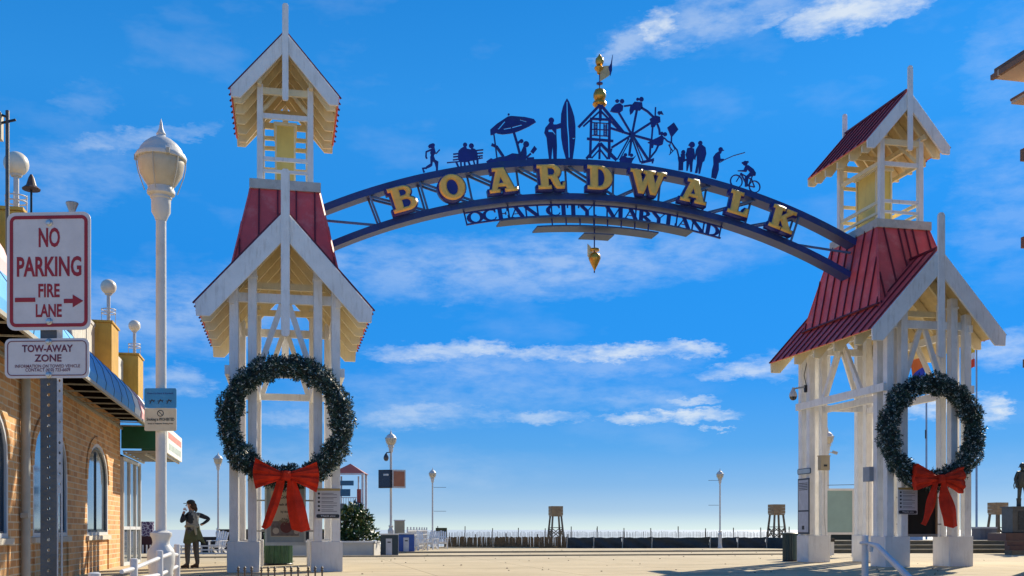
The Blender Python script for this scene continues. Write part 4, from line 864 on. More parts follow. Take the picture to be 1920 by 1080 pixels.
def small_thing(name, label, cat, parts, loc=(0, 0, 0), rz=0, group=None):
    t = thing(name, label, cat, loc, rz, group)
    for nm, mb, m, *sm in parts: mb.build(nm, m, t, bool(sm))
    return t
small_thing('floodlight', 'small floodlight on a thin mast at the upper left edge', 'floodlight', [('mast', MB().tube([(0, 0, 0), (0, 0, 2.55)], .03, 8), GALV), ('lamp_head', MB().box(-.22, -.08, -.1, .1, 2.1, 2.5), mat('beige_case', (.5, .42, .3), .5)), ('bracket', MB().beam((-.1, 0, 2.35), (.12, 0, 2.42), .03, .03).beam((0, 0, 2.45), (-.16, 0, 2.5), .03, .03), BLACKM)], (-4.18, 17.3, 4.9))
small_thing('bell_lamp', 'dark bell shaped lamp on a thin pole right behind the large globe', 'lamp', [('pole', MB().tube([(0, 0, 0), (0, 0, 1.0)], .02, 6), BLACKM), ('bell_shade', MB().lathe([(.02, 1.18), (.05, 1.12), (.09, .98), (.16, .92), (.15, .90)], (0, 0, 0), 12), mat('bronze_shade', (.09, .05, .035), .5))], (-4.46, 20.1, 6.2))
small_thing('vent_pipe', 'crimped metal chimney top peeping over the no parking sign', 'vent pipe', [('pipe', MB().lathe([(.045, 0), (.045, .7)], (0, 0, 0), 10), GALV), ('flared_cap', MB().lathe([(.04, .68), (.07, .8), (.13, .95), (.12, .97), (.05, .9)], (0, 0, 0), 10), mat('bright_steel', (.5, .5, .52), .35, metal=.6))], (-4.30, 22.9, 6.78))
# ================================================================ NO PARKING SIGN
SIGNW = mat('reflective_white_sheet', (.60, .57, .59), .45, .06, 14, dirt=(.40, .37, .37), dirt_amt=.35)
SRED = mat('sign_red', (.30, .012, .022), .5, .15, 8)
SMAR = mat('sign_maroon', (.14, .02, .05), .5, .15, 8)
SX, SY = at(92, 3.9)
sg = thing('no_parking_sign', 'white sign with red lettering NO PARKING FIRE LANE and an arrow, on perforated post', 'traffic sign', (SX, SY, 0), -YAW + R(-3))
def plate(parent, name, x0, x1, z0, z1, r, th, m, y=0.0):
    return obj(name, place_mesh(curve_mesh(name, [rrect(x0, x1, z0, z1, r)], th / 2), m, Matrix.Translation((0, y, 0)) @ STAND), parent)
def border(parent, x0, x1, z0, z1, r, w, m, y):
    return obj('printed_border', place_mesh(curve_mesh('printed_border', [rrect(x0, x1, z0, z1, r), rrect(x0 + w, x1 - w, z0 + w, z1 - w, max(r - w, .004))], .0006), m, Matrix.Translation((0, y, 0)) @ STAND), parent)
def zz(v): return CAMH + (HOR - v) * 3.9 / F_PX
def xx(u): return (u - 92) * 3.9 / F_PX
TILT = Matrix.Rotation(R(1.0), 4, 'Y')
p1 = plate(sg, 'sign_plate', xx(11), xx(172), zz(619), zz(398), .030, .003, SIGNW)
border(p1, xx(17), xx(166.5), zz(613), zz(404.5), .024, .0125, SRED, -.0025)
PX = 3.9 / F_PX
textfit('NO', SRED, p1, xx(93), zz(445.5), 41 * PX, 37 * PX)
textfit('PARKING', SRED, p1, xx(92.5), zz(500), 124 * PX, 38 * PX)
textfit('FIRE', SRED, p1, xx(92.5), zz(545), 41 * PX, 25.5 * PX)
textfit('LANE', SRED, p1, xx(92), zz(582.5), 50 * PX, 24.5 * PX)
mb = MB(); mb.box(xx(27), xx(66), -.0031, -.0018, zz(566), zz(558)); mb.build('arrow_shaft', SRED, p1)
MB().xz([(xx(121), zz(569)), (xx(138), zz(569)), (xx(138), zz(577)), (xx(158), zz(565)), (xx(138), zz(553)), (xx(138), zz(561)), (xx(121), zz(561))], -.0031, -.0018).build('arrow', SRED, p1)
BOLT = mat('bolt_zinc', (.5, .5, .5), .3, .2, 30, metal=.8)
for v in (418, 603): MB().lathe([(.013, 0), (.013, -.002), (.009, -.006), (.009, -.010), (.002, -.011)], (xx(93), -.002, zz(v)), 12, 'y').build('bolt', BOLT, p1)
p2 = thing('tow_away_sign', 'smaller white TOW-AWAY ZONE sign with maroon lettering right under the red one', 'traffic sign', (SX, SY, 0), -YAW + R(-3))
p2b = plate(p2, 'sign_plate', xx(7), xx(169), zz(709), zz(634.5), .022, .003, SIGNW)
border(p2b, xx(12), xx(164.5), zz(704.5), zz(639), .018, .003, SMAR, -.0025)
textfit('TOW-AWAY', SMAR, p2b, xx(89.5), zz(653.5), 98 * PX, 14 * PX)
textfit('ZONE', SMAR, p2b, xx(90.5), zz(671.5), 52 * PX, 14 * PX)
textfit('INFORMATION ON TOWED VEHICLE', SMAR, p2b, xx(89.5), zz(686.5), 125 * PX, 6 * PX, bold=.01)
textfit('CONTACT (410) 723-6609', SMAR, p2b, xx(90), zz(694.5), 86 * PX, 6.5 * PX, bold=.01)
for v in (641, 703): MB().lathe([(.012, 0), (.012, -.002), (.008, -.006), (.008, -.010), (.002, -.011)], (xx(92), -.002, zz(v)), 12, 'y').build('bolt', BOLT, p2b)
# perforated post: U channel with real holes
x0, x1 = xx(74), xx(105)
holes = [[(xx(90) + .0062 * math.cos(a * .785), CAMH - 1.0 + .03 + .0254 * 1.53 * i + .0062 * math.sin(a * .785)) for a in range(8)] for i in range(40)]
pst = obj('sign_post', place_mesh(curve_mesh('sign_post', [[(x0, -.35), (x1, -.35), (x1, zz(402)), (x0, zz(402))]] + holes, .0015), GALV, Matrix.Translation((0, .006, 0)) @ STAND), sg)
holes2 = [[(.012 + .005 * math.cos(a * .785), .045 + .0254 * 1.53 * i + .006 * math.sin(a * .785)) for a in range(8)] for i in range(40)]
obj('post_flange', place_mesh(curve_mesh('post_flange', [[(.0, -.35), (.025, -.35), (.025, zz(402)), (.0, zz(402))]] + holes2, .0015), mat('pale_steel_flange', (.42, .42, .44), .5, .25, 20, metal=.5), Matrix.Translation((x1, .006, 0)) @ Matrix.Rotation(R(62), 4, 'Z') @ STAND), pst)  # flange steel paler than the post face
MB().box(x0 - .001, x0 + .002, .008, .04, -.35, zz(402)).build('post_web', GALV, pst)
# ================================================================ STREET LAMPS
GLOBE = mat('frosted_lamp_glass', (.50, .44, .33), .4, .10, 4, dirt=(.35, .27, .15), dirt_amt=.5, spec=.5)
def street_lamp(label, loc, group='lamp posts with frosted glass heads'):
    t = thing('street_lamp', label, 'street lamp', loc, 0, group)
    MB().lathe([(.145, -.1), (.145, .08), (.118, .12), (.112, .30), (.112, .74), (.125, .80), (.13, .88), (.118, .93), (.085, .97), (.078, 1.0), (.085, 1.04), (.10, 1.06), (.10, 1.09), (.062, 1.11)], (0, 0, 0), 24).build('base', LAMPW, t, True)
    MB().lathe([(.051, 1.10), (.047, 4.08)], (0, 0, 0), 18).build('pole', LAMPW, t, True)
    MB().lathe([(.05, 4.06), (.066, 4.10), (.088, 4.14), (.09, 4.26), (.10, 4.27), (.10, 4.30), (.07, 4.31)], (0, 0, 0), 22).build('socket', LAMPW, t, True)
    MB().lathe([(.10, 4.29), (.128, 4.31), (.13, 4.335), (.118, 4.36), (.118, 4.375)], (0, 0, 0), 24).build('collar', LAMPW, t, True)
    gl = MB().lathe([(.115, 4.375), (.148, 4.42), (.195, 4.50), (.212, 4.58), (.214, 4.63), (.2, 4.65)], (0, 0, 0), 28).build('lamp_glass', GLOBE, t, True)
    for i in range(6):
        a = i * math.pi / 3 + .3
        MB().tube([(r * math.cos(a), r * math.sin(a), z) for r, z in ((.15, 4.33), (.175, 4.40), (.21, 4.50), (.226, 4.58), (.228, 4.64))], .005, 5).build('wire_rib', STEELW, gl)
    MB().lathe([(.205, 4.635), (.232, 4.64), (.236, 4.665), (.222, 4.69), (.205, 4.70), (.19, 4.74), (.15, 4.79), (.10, 4.83), (.05, 4.855), (.04, 4.87), (.045, 4.885), (.03, 4.91), (.02, 4.935), (.012, 4.99), (.002, 5.03)], (0, 0, 0), 28).build('lamp_cap', LAMPW, t, True)
    for i in range(3):
        a = i * 2.094 + .9; MB().cbox((.235 * math.cos(a), .235 * math.sin(a), 4.66), (.03, .03, .05)).build('cap_clip', STEELW, t)
    return t
lx, ly = at(302, 9.9)
lamp = street_lamp('near white lamp post with frosted globe carrying the no smoking sign', (lx, ly, -.12))
def lamp_copy(u, zc, label, s=1.0, z=0):
    x, y = at(u, zc); return dup(lamp, (x, y, z), .4, label, s)
lamp_copy(733, 46, 'lamp post behind the recycling bins with two display boxes on it', 1.08)
lamp_copy(811, 55.5, 'lamp post beside the white chairs and green board, two thin banner arms', .86)
lamp_copy(1350, 55.5, 'lamp post standing alone before the black silt fence', .85)
lamp_copy(1552, 40, 'lamp post seen between the legs of the right tower', .98)
lamp_copy(409, 51, 'lamp post just left of the wreath on the left tower', .96)
# no smoking sign on the lamp
def px_board(name, label, cat, u0, u1, v0, v1, zc, m, rz=-YAW, th=.012, group=None):
    uc = (u0 + u1) / 2; x, y = at(uc, zc); t = thing(name, label, cat, (x, y, 0), rz, group)
    s = zc / F_PX; w = (u1 - u0) * s / 2; z0, z1 = hz_(v1, zc), hz_(v0, zc)
    return t, w, z0, z1, s
ns, w, z0, z1, s = px_board('no_smoking_sign', 'blue and cream no smoking sign fixed to the near lamp post', 'sign', 271, 331, 728, 808, 9.82, None)
SBL = mat('sign_blue', (.03, .23, .48), .5, .1, 6, dirt=(.3, .5, .65), dirt_amt=.3); SCR = mat('sign_cream', (.58, .52, .38), .6, .1, 6, dirt=(.4, .33, .2), dirt_amt=.4)
INK = mat('print_ink', (.02, .025, .03), .6)
zm = hz_(765, 9.82)
plate(ns, 'cream_half', -w, w, z0, zm - .002, .015, .006, SCR); plate(ns, 'blue_half', -w, w, zm, z1, .015, .006, SBL)
textfit('Ocean City Beach & Boardwalk', mat('ink_blue', (.02, .08, .25), .6), ns, 0, hz_(738, 9.82), .25, .016, -.0045)
for i, dx in enumerate((-.08, .0, .08)):
    mb = MB(); zc_ = hz_(753, 9.82)
    stroke(mb, [(dx - .02, zc_ - .02), (dx, zc_ + .02), (dx + .022, zc_ - .005)], .009, -.0045, -.0035); stroke(mb, [(dx - .028, zc_ + .004), (dx + .028, zc_ + .012)], .007, -.0048, -.0038)
    mb.build('pictogram', INK, ns)
mb = MB(); stroke(mb, [(.028 * math.cos(a * .3307), hz_(775, 9.82) + .028 * math.sin(a * .3307)) for a in range(20)], .007, -.0048, -.0038); stroke(mb, [(-.02, hz_(775, 9.82) + .02), (.02, hz_(775, 9.82) - .02)], .006, -.0048, -.0038); mb.build('no_smoking_symbol', INK, ns)
textfit('Smoking is PROHIBITED', INK, ns, 0, hz_(787, 9.82), .262, .028, -.0045)
textfit('except in Designated Smoking Areas', INK, ns, 0, hz_(794.5, 9.82), .24, .013, -.0045)
MB().box(-.04, .04, .003, .012, z0 + .03, z0 + .06).box(-.04, .04, .003, .012, z1 - .06, z1 - .03).build('mounting_strap', GALV, ns)
# ---------------------------------------------------------------- foreground railings
RAIL = mat('railing_white_paint', (.56, .57, .60), .5, .1, 6, dirt=(.3, .3, .3), dirt_amt=.3)
def rl(u, v, zc):
    x, y = at(u, zc); return Vector((x, y, hz_(v, zc)))
fr = thing('ramp_railing', 'low white pipe railing in front of the near lamp post base', 'railing')
for u, v, zc in ((251, 1047, 8.5), (299, 1032, 9.2), (332, 1020, 11)):
    p = rl(u, v, zc); MB().lathe([(.031, -.4), (.031, p.z - .005), (.02, p.z)], (p.x, p.y, 0), 14).build('rail_post', RAIL, fr, True)
for pts in ([(228, 1072, 8.2), (251, 1066, 8.5), (299, 1046, 9.2)], [(299, 1046, 9.2), (318, 1039, 9.8), (332, 1040, 11)], [(200, 1088, 8.2), (251, 1086, 8.5), (299, 1078, 9.2), (332, 1062, 11)]):
    MB().tube([rl(*q) for q in pts], .018, 8).build('rail_pipe', RAIL, fr, True)
rr = thing('stair_railing', 'white pipe handrail sloping down in front of the right tower base', 'railing')
p = rl(1622, 1003, 10.6); MB().lathe([(.034, -.4), (.034, p.z - .005), (.022, p.z)], (p.x, p.y, 0), 14).build('rail_post', RAIL, rr, True)
MB().tube([rl(1612, 1018, 10.6), rl(1630, 1019, 10.55), rl(1645, 1024, 10.3), rl(1715, 1094, 9.6)], [.014, .018, .028, .036], 10).build('rail_pipe', RAIL, rr, True)
MB().lathe([(.022, -.04), (.03, 0), (.022, .04)], tuple(rl(1632, 1027, 10.5)), 12).build('rail_joint', RAIL, rr, True)
bl = thing('white_bollard', 'short white bollard at the foot of the brick wall', 'bollard', (*at(177, 8.6), 0))
MB().lathe([(.05, -.3), (.05, hz_(1073, 8.6) - .01), (.03, hz_(1073, 8.6))], (0, 0, 0), 16).build('bollard_tube', RAIL, bl, True)
# ornamental picket fence at the bottom edge
pf = thing('picket_fence', 'row of short iron pickets with spear tips in front of the left tower', 'fence')
IRON = mat('picket_iron', (.10, .085, .07), .45, .3, 10, metal=.3)
for u in (447, 459, 472, 490, 503, 515, 534, 546, 559, 578, 591, 604):
    q = rl(u, 1061, 14.0); MB().lathe([(.011, -.2), (.011, q.z - .075), (.02, q.z - .07), (.02, q.z - .055), (.013, q.z - .05), (.019, q.z - .025), (.002, q.z)], (q.x, q.y, 0), 8).build('picket', IRON, pf, True)
a, b = rl(440, 1061, 14), rl(610, 1061, 14); MB().beam((a.x, a.y, .30), (b.x, b.y, .30), .02, .03, (0, 0, 1)).build('fence_rail', IRON, pf)
# ================================================================ THINGS ROUND THE TOWERS
def unit(name, label, cat, u, zc, rz=0.0, group=None):
    x, y = at(u, zc); return thing(name, label, cat, (x, y, 0), -YAW + rz, group)
def ux(u, uc, zc): return (u - uc) * zc / F_PX
# ---- notice boards between the front posts
NB_FR = mat('notice_frame', (.46, .50, .47), .5, .1, 5); NB_BACK = mat('notice_back', (.30, .36, .36), .6, .15, 3)
def notice(X, z, label, dark):
    t = thing('notice_board', label, 'notice board', (X, 25.42, z), 0, 'framed notice boards inside the gate towers')
    MB().box(-.43, .43, .0, .06, .80, 2.10).build('backboard', mat('black_board', (.006, .006, .007), .8) if dark else NB_BACK, t)
    for x0, x1, z0, z1 in ((-.48, .48, .72, .80), (-.48, .48, 2.10, 2.18), (-.48, -.43, .80, 2.10), (.43, .48, .80, 2.10)):
        MB().box(x0, x1, -.04, .08, z0, z1).build('frame_bar', mat('brown_frame', (.25, .15, .08), .6) if dark and x1 - x0 < .1 else (NB_FR if not dark else mat('grey_ledge', (.22, .22, .23), .7)), t)
    for zz_ in (1.05, 1.78): MB().box(-.68, .68, .085, .12, zz_, zz_ + .035).build('mounting_strap', mat('strap', (.30, .30, .28), .5), t)
    if not dark:
        MB().box(-.34, .33, -.012, -.002, .93, 2.02).build('poster', mat('poster_paper', (.50, .43, .30), .6, .06, 3), t)
        MB().box(-.33, .32, -.016, -.013, .95, 1.30).build('poster_picture', mat('poster_ground', (.15, .13, .12), .6, .4, 14), t)
        MB().lathe([(.11, 0), (.14, -.004)], (.02, -.018, 1.16), 18, 'y').build('poster_kettle', mat('poster_maroon', (.10, .018, .015), .5, .2, 8), t)
        mb = MB(); rnd = random.Random(3)
        for i in range(60):
            a, b = rnd.gauss(.02, .09), rnd.gauss(1.31, .035); mb.cbox((a, -.019 - rnd.random() * .004, b), (.03, .003, .02))
        mb.build('poster_bouquet', mat('poster_foliage', (.20, .17, .10), .6, .5, 20), t, kind='stuff')
        for a, b, c in ((-.22, 1.07, .075), (.26, 1.05, .06)): MB().lathe([(c, 0), (c, -.004)], (a, -.018, b), 16, 'y').build('poster_cup', mat('poster_cream', (.45, .40, .32), .6), t)
        textfit("Coffee", INK, t, .02, 1.88, .3, .08, -.0135); textfit('Fresh & Hot', INK, t, .0, 1.70, .42, .06, -.0135); textfit('by the sea', INK, t, .04, 1.52, .3, .05, -.0135)
    return t
notice(0, -.1, 'framed poster with a red pot and flowers in the left tower', False)
notice(17.0, .08, 'framed black notice board in the right tower behind the bow tails', True)
# ---- rule signs on the posts
def rules(x, y, z, label):
    t = thing('rules_sign', label, 'sign', (x, y, z), 0, 'white rules signs on the gate tower posts')
    MB().box(-.29, .29, -.006, .006, -.36, .36).build('sign_plate', mat('rules_plate', (.55, .55, .55), .5, .05, 6), t)
    MB().box(-.285, .285, -.010, -.0062, .30, .355).build('title_band', mat('rules_gold', (.42, .30, .10), .5), t)
    mb = MB(); z_ = .24
    for i in range(5):
        MB().lathe([(.028, 0), (.028, -.003)], (-.21, -.0063, z_ - .01), 12, 'y').build('rule_icon', INK, t)
        for k in range(2): mb.box(-.15, -.15 + (.36 if (i + k) % 2 else .28), -.009, -.0065, z_ - .006 - k * .035, z_ + .006 - k * .035)
        z_ -= .098
    mb.build('rule_lines', mat('print_grey', (.09, .09, .10), .6), t, kind='stuff')
    mb = MB()
    mb.xz(rrect(-.27, .27, -.345, -.255, .04), -.0095, -.0065); mb.build('logo_band', INK, t)
    textfit('Thank you', mat('rules_ink_pale', (.6, .6, .6), .6), t, 0, -.30, .34, .035, -.0105)
    return t
rules(.985, 24.98, 1.62, 'white rules sign with gold top edge under the left wreath')
rules(16.30, 24.98, 1.77, 'white rules sign under the left side of the right wreath')
# ---- things fixed on the right tower
rp_ = thing('long_poster', 'tall narrow framed poster on the rear left pier of the right tower', 'poster', (15.655, 29.47, 0))
MB().box(-.02, 0, -.36, .36, .86, 2.58).build('frame', mat('poster_frame_dark', (.03, .04, .06), .5), rp_)
MB().box(-.026, -.021, -.31, .31, .92, 1.55).build('lower_sheet', mat('poster_sheet', (.42, .44, .50), .6, .15, 5), rp_)
MB().box(-.026, -.021, -.31, .31, 1.60, 2.53).build('upper_sheet', mat('poster_sheet', (.42, .44, .50), .6, .15, 5), rp_)
for i in range(5): MB().box(-.03, -.0265, -.27, .27, 2.42 - i * .05, 2.44 - i * .05).build('text_line', INK, rp_)
MB().box(-.03, -.0265, -.07, .08, 1.0, 1.12).build('emblem', INK, rp_)
s1 = thing('street_name_plate', 'small pale blue rounded plate above the tall poster', 'sign', (15.65, 29.45, 2.80))
obj('plate', place_mesh(curve_mesh('plate', [rrect(-.42, .42, -.09, .09, .05)], .008), mat('plate_dark_edge', (.05, .09, .12), .5), YZ), s1)
obj('plate_face', place_mesh(curve_mesh('plate_face', [rrect(-.38, .38, -.065, .065, .04)], .003), mat('plate_pale', (.36, .44, .50), .5), Matrix.Translation((-.012, 0, 0)) @ YZ), s1)
e1 = thing('electric_box', 'beige electric box high on the rear left pier of the right tower', 'electric box', (16.05, 28.97, 3.02))
MB().box(-.15, .15, -.09, .09, -.21, .21).build('box_body', mat('beige_box', (.45, .37, .24), .6, .1, 4), e1)
MB().box(-.17, .17, -.10, .10, .21, .24).build('box_lid', mat('beige_box', (.45, .37, .24), .6, .1, 4), e1)
MB().box(-.05, .06, -.10, -.091, -.10, -.04).build('socket', INK, e1)
MB().tube([(.0, -.02, -.21), (.0, -.02, -1.6), (.06, -.02, -2.2)], .009, 6).build('conduit', STEELW, e1, True)
e2 = thing('meter_box', 'grey metal box on the side of the front left pier of the right tower', 'electric box', (15.68, 25.86, 2.52))
MB().box(-.08, .05, -.16, .16, -.20, .20).build('box_body', mat('grey_box', (.30, .32, .35), .5, .1, 4), e2)
MB().tube([(.0, 0, -.20), (.0, 0, -1.7)], .008, 6).build('conduit', STEELW, e2, True)
c1 = thing('security_camera', 'grey dome security camera hanging from a bracket on the right tower', 'camera', (15.60, 29.45, 5.36))
MB().beam((.10, 0, .05), (-.30, 0, -.02), .05, .05).build('bracket_arm', mat('cam_grey', (.35, .36, .36), .5), c1)
MB().beam((.10, 0, .10), (.10, 0, -.12), .08, .08).build('wall_plate', BLACKM, c1)
MB().lathe([(.02, .02), (.05, -.04), (.11, -.17), (.125, -.24), (.12, -.27)], (-.32, 0, 0), 18).build('housing', mat('cam_white', (.55, .55, .53), .4), c1, True)
MB().lathe([(.115, -.27), (.10, -.33), (.06, -.37), (.01, -.385)], (-.32, 0, 0), 16).build('dome', mat('cam_smoke', (.02, .02, .025), .1, spec=.8), c1, True)
MB().tube([(.12, 0, .1), (.05, 0, .4), (.14, 0, .8), (.16, 0, 1.1)], .012, 5).build('cable', BLACKM, c1, True)
# ---- bins
def fluted(label, u, zc, r, h, m, z0=0.0, group=None):
    t = unit('litter_bin', label, 'litter bin', u, zc, 0, group)
    mb = MB(); n = 44; vs = []; fs = []
    for z in (z0 + .03, z0 + h):
        for i in range(n):
            a = 2 * math.pi * i / n; rr = r * (1 if i % 2 else .93); vs.append((rr * math.cos(a), rr * math.sin(a), z))
    for i in range(n): k = (i + 1) % n; fs.append((i, k, n + k, n + i))
    fs += [tuple(range(n))[::-1], tuple(range(n, 2 * n))]; mb.add(vs, fs); mb.build('bin_body', m, t)
    MB().lathe([(r * .98, z0), (r * 1.02, z0 + .03), (r * .98, z0 + .05)], (0, 0, 0), 26).build('bin_foot', BLACKM, t)
    MB().lathe([(r * 1.03, z0 + h), (r * 1.04, z0 + h + .04), (r * .9, z0 + h + .06), (r * .55, z0 + h + .07)], (0, 0, 0), 26).build('bin_rim', m, t)
    return t
fluted('green fluted litter bin under the framed poster of the left tower', 522, 29.6, .40, .86, mat('bin_green', (.035, .10, .045), .5, .2, 5))
fluted('dark fluted litter bin just left of the right tower', 1482, 33.0, .245, .84, mat('bin_dark', (.012, .035, .035), .5, .2, 5))
def recyc(label, u, zc, m, w=.34, h=.80):
    t = unit('recycling_bin', label, 'recycling bin', u, zc, .12, 'recycling bins beside the planter')
    MB().box(-w, w, -.3, .3, .04, h).build('bin_body', m, t, bevel=.01)
    MB().box(-w - .03, w + .03, -.33, .33, h, h + .05).build('bin_top', FRAME, t)
    MB().box(-w - .02, w + .02, -.32, .32, 0, .04).build('bin_plinth', FRAME, t)
    MB().box(-.13, .10, -.316, -.301, .05, h - .14).build('front_panel', mat('bin_panel', (.50, .52, .58), .5), t)
    MB().box(-.07, .05, -.322, -.317, h - .30, h - .25).build('slot', INK, t)
    MB().box(w + .001, w + .014, -.25, .28, .05, h - .02).build('side_panel', FRAME, t)
recyc('dark teal recycling bin with a white front panel, right of the planter', 730, 39.6, mat('bin_teal', (.008, .03, .05), .4, .2, 4), .33)
recyc('bright blue recycling bin with a white front panel behind the teal one', 762, 44.6, mat('bin_blue', (.012, .07, .32), .4, .15, 4), .33)
# ---- planter with shrub
A, B_, C_ = at(520, 38.6), at(699, 39.2), at(713, 41.4)
D_ = (A[0] + C_[0] - B_[0], A[1] + C_[1] - B_[1])
pl = thing('planter', 'low white rendered planter wall under the big leaved shrub', 'planter', (B_[0], B_[1], 0))
q = [(p[0] - B_[0], p[1] - B_[1]) for p in (A, B_, C_, D_)]
PLW = mat('planter_render', (.56, .54, .50), .8, .08, 2, .2)
MB().prism(q, lambda x, y: (x, y, 0), lambda x, y: (x, y, .50)).build('planter_wall', PLW, pl)
qq = [(x + (.03 if i in (1, 2) else -.03), y + (-.04 if i < 2 else .04)) for i, (x, y) in enumerate(q)]
MB().prism(qq, lambda x, y: (x, y, .50), lambda x, y: (x, y, .56)).build('coping', FRAME, pl)
def leafy(name, label, cat, c, rx, ry, rz_, n, size, cols, seed=1, stems=True, droop=.2):
    t = thing(name, label, cat, c); rnd = random.Random(seed)
    mb = MB(); k = 0
    while k < n:
        cx, cy, cz = rnd.gauss(0, .5), rnd.gauss(0, .5), rnd.uniform(0, 1)
        lim = 1 - .55 * cz ** 2 + .12 * math.sin(cx * 9 + cz * 7)
        if math.hypot(cx, cy) > lim: continue
        tip = Vector((cx * rx, cy * ry, cz * rz_ * (1 - .35 * abs(cx))))
        for j in range(rnd.randint(3, 6)):
            d = Vector((rnd.gauss(cx * .8, .7), rnd.gauss(cy * .8, .7), rnd.gauss(.55, .5))).normalized()
            s_ = d.cross(Vector((rnd.gauss(0, .4), rnd.gauss(0, .4), 1))).normalized(); up = s_.cross(d)
            L_, w_ = size * rnd.uniform(.7, 1.25), size * rnd.uniform(.16, .26)
            p0 = tip; p1 = tip + d * L_ * .5 + up * .03 * size; p2 = tip + d * L_ - Vector((0, 0, droop * L_ * rnd.random()))
            mb.mi = rnd.choices(range(len(cols)), [5, 4, 2][:len(cols)])[0]
            mb.add([p0, p1 + s_ * w_ - up * .02, p2, p1 - s_ * w_ - up * .02, p1], [(0, 1, 4), (1, 2, 4), (2, 3, 4), (3, 0, 4)])
        k += 1
    mb.build('foliage', cols, t, kind='stuff')
    if stems:
        for i in range(7):
            a = i * .9; MB().tube([(.1 * math.cos(a), .1 * math.sin(a), -.1), (rx * .3 * math.cos(a), ry * .3 * math.sin(a), rz_ * .4), (rx * .45 * math.cos(a), ry * .45 * math.sin(a), rz_ * .75)], [.03, .02, .01], 6).build('stem', mat('bark', (.10, .07, .04), .9), t)
    return t
LV = [mat('leaf_dark_green', (.018, .05, .014), .4, .3, 6, spec=.5), mat('leaf_green', (.05, .11, .025), .4, .3, 6), mat('leaf_yellow_green', (.17, .20, .05), .45, .3, 6)]
x, y = at(664, 40.9)
leafy('leafy_shrub', 'big leaved green shrub in the planter right of the left tower', 'shrub', (x, y, .5), 1.15, .9, 1.5, 330, .26, LV, 4)
# ---- playground tower
pg = unit('playground_tower', 'red roofed playground tower with blue panels and grey slides behind the shrub', 'play tower', 657, 52)
BLUEP = mat('play_blue', (.02, .11, .22), .5); PLP = mat('play_post', (.50, .52, .58), .5); PRED = mat('play_red', (.30, .05, .04), .5); SLG = mat('slide_grey', (.10, .11, .13), .5)
for sx in (-.68, .70):
    for y in (-.6, .6): MB().cbox((sx, y, 1.9), (.11, .11, 3.8)).build('post', PLP, pg)
MB().add([(-.82, -.8, 3.78), (.82, -.8, 3.78), (.82, .8, 3.78), (-.82, .8, 3.78), (0, 0, 4.3)], [(0, 1, 4), (1, 2, 4), (2, 3, 4), (3, 0, 4), (3, 2, 1, 0)]).build('roof', PRED, pg)
MB().box(-.82, .82, -.8, -.76, 3.70, 3.78).build('roof_trim', PLP, pg)
MB().box(-.45, .25, -.62, -.55, 3.18, 3.42).build('panel', BLUEP, pg); MB().box(-.75, .10, -.70, -.64, 2.65, 3.0).build('panel', BLUEP, pg)
MB().box(.42, .62, -.64, -.58, 2.3, 3.0).build('red_climber', PRED, pg)
MB().box(-.65, .65, -.6, .6, 2.1, 2.16).build('deck', SLG, pg)
for i in range(9): MB().cbox((-.6 + i * .12, -.63, 2.36), (.025, .025, .4)).build('baluster', PLP, pg)
MB().box(-.65, .4, -.65, -.61, 2.56, 2.6).build('handrail', PLP, pg)
MB().beam((.35, -.7, 1.95), (1.35, -1.0, .7), .5, .12, (0, 0, 1)).build('slide', SLG, pg); MB().lathe([(.28, -.3), (.30, 0), (.28, .3)], (-.25, -.8, 2.0), 14, 'y').build('slide_tunnel', SLG, pg)
MB().tube([(.3 + .06 * i, -.75, 2.2 - .0 * i - .03 * i * i * .6) for i in range(0, 9)], .22, 10).build('slide_tube', SLG, pg, True)
for sx in (-.4, .45): MB().cbox((sx, -.3, 2.9), (.07, .07, 1.5)).build('inner_post', PLP, pg)
# ---- display boxes and camera on the second lamp
def unit_at(name, label, cat, u, zc, z, rz): 
    x, y = at(u, zc); return thing(name, label, cat, (x, y, z), -YAW + rz)
db = unit_at('display_board', 'black electronic display box facing left on the lamp post behind the bins', 'display board', 723, 45.6, 3.22, -.35)
MB().box(-.30, .30, -.10, .10, -.40, .40).build('case', mat('case_black', (.01, .015, .03), .4), db); MB().box(-.26, .26, -.108, -.101, -.35, .35).build('screen', mat('screen_navy', (.012, .03, .07), .25), db)
MB().box(-.05, .20, -.112, -.109, .14, .22).build('lit_digits', mat('pale_digits', (.5, .55, .6), .4), db)
db = unit_at('display_board', 'reddish brown panelled display box in a pale frame on the same lamp post', 'display board', 747, 45.6, 3.22, .42)
MB().box(-.30, .30, -.10, .10, -.40, .40).build('case', mat('case_pale', (.45, .47, .5), .4), db); MB().box(-.25, .25, -.108, -.101, -.33, .33).build('screen', mat('screen_brown', (.30, .12, .07), .5), db)
sc2 = unit_at('security_camera', 'dark dome camera on an arm of the lamp post behind the bins', 'camera', 724, 45.6, 4.25, 0)
MB().beam((.2, 0, .15), (0, 0, .12), .04, .04).build('bracket_arm', BLACKM, sc2); MB().lathe([(.03, .10), (.10, -.02), (.12, -.12), (.08, -.22), (.01, -.25)], (0, 0, 0), 14).build('dome', mat('cam_dark', (.05, .05, .06), .3), sc2, True)
ba = unit_at('banner_arms', 'two thin horizontal banner arms on the lamp post beside the green board', 'banner arms', 811, 55.4, 0, 0)
for z in (3.25, 1.98): MB().beam((.06, 0, z), (.72, 0, z + .0), .02, .02).build('banner_arm', GALV, ba)
ba = unit_at('banner_arms', 'two thin horizontal banner arms on the lamp post before the silt fence', 'banner arms', 1350, 55.4, 0, 0)
for z in (3.62, 2.30): MB().beam((-.06, 0, z), (-.62, 0, z), .02, .02).build('banner_arm', GALV, ba)
ff = unit_at('floodlight', 'small floodlight on an arm of the lamp post inside the right tower', 'floodlight', 1556, 39.7, 3.95, 0)
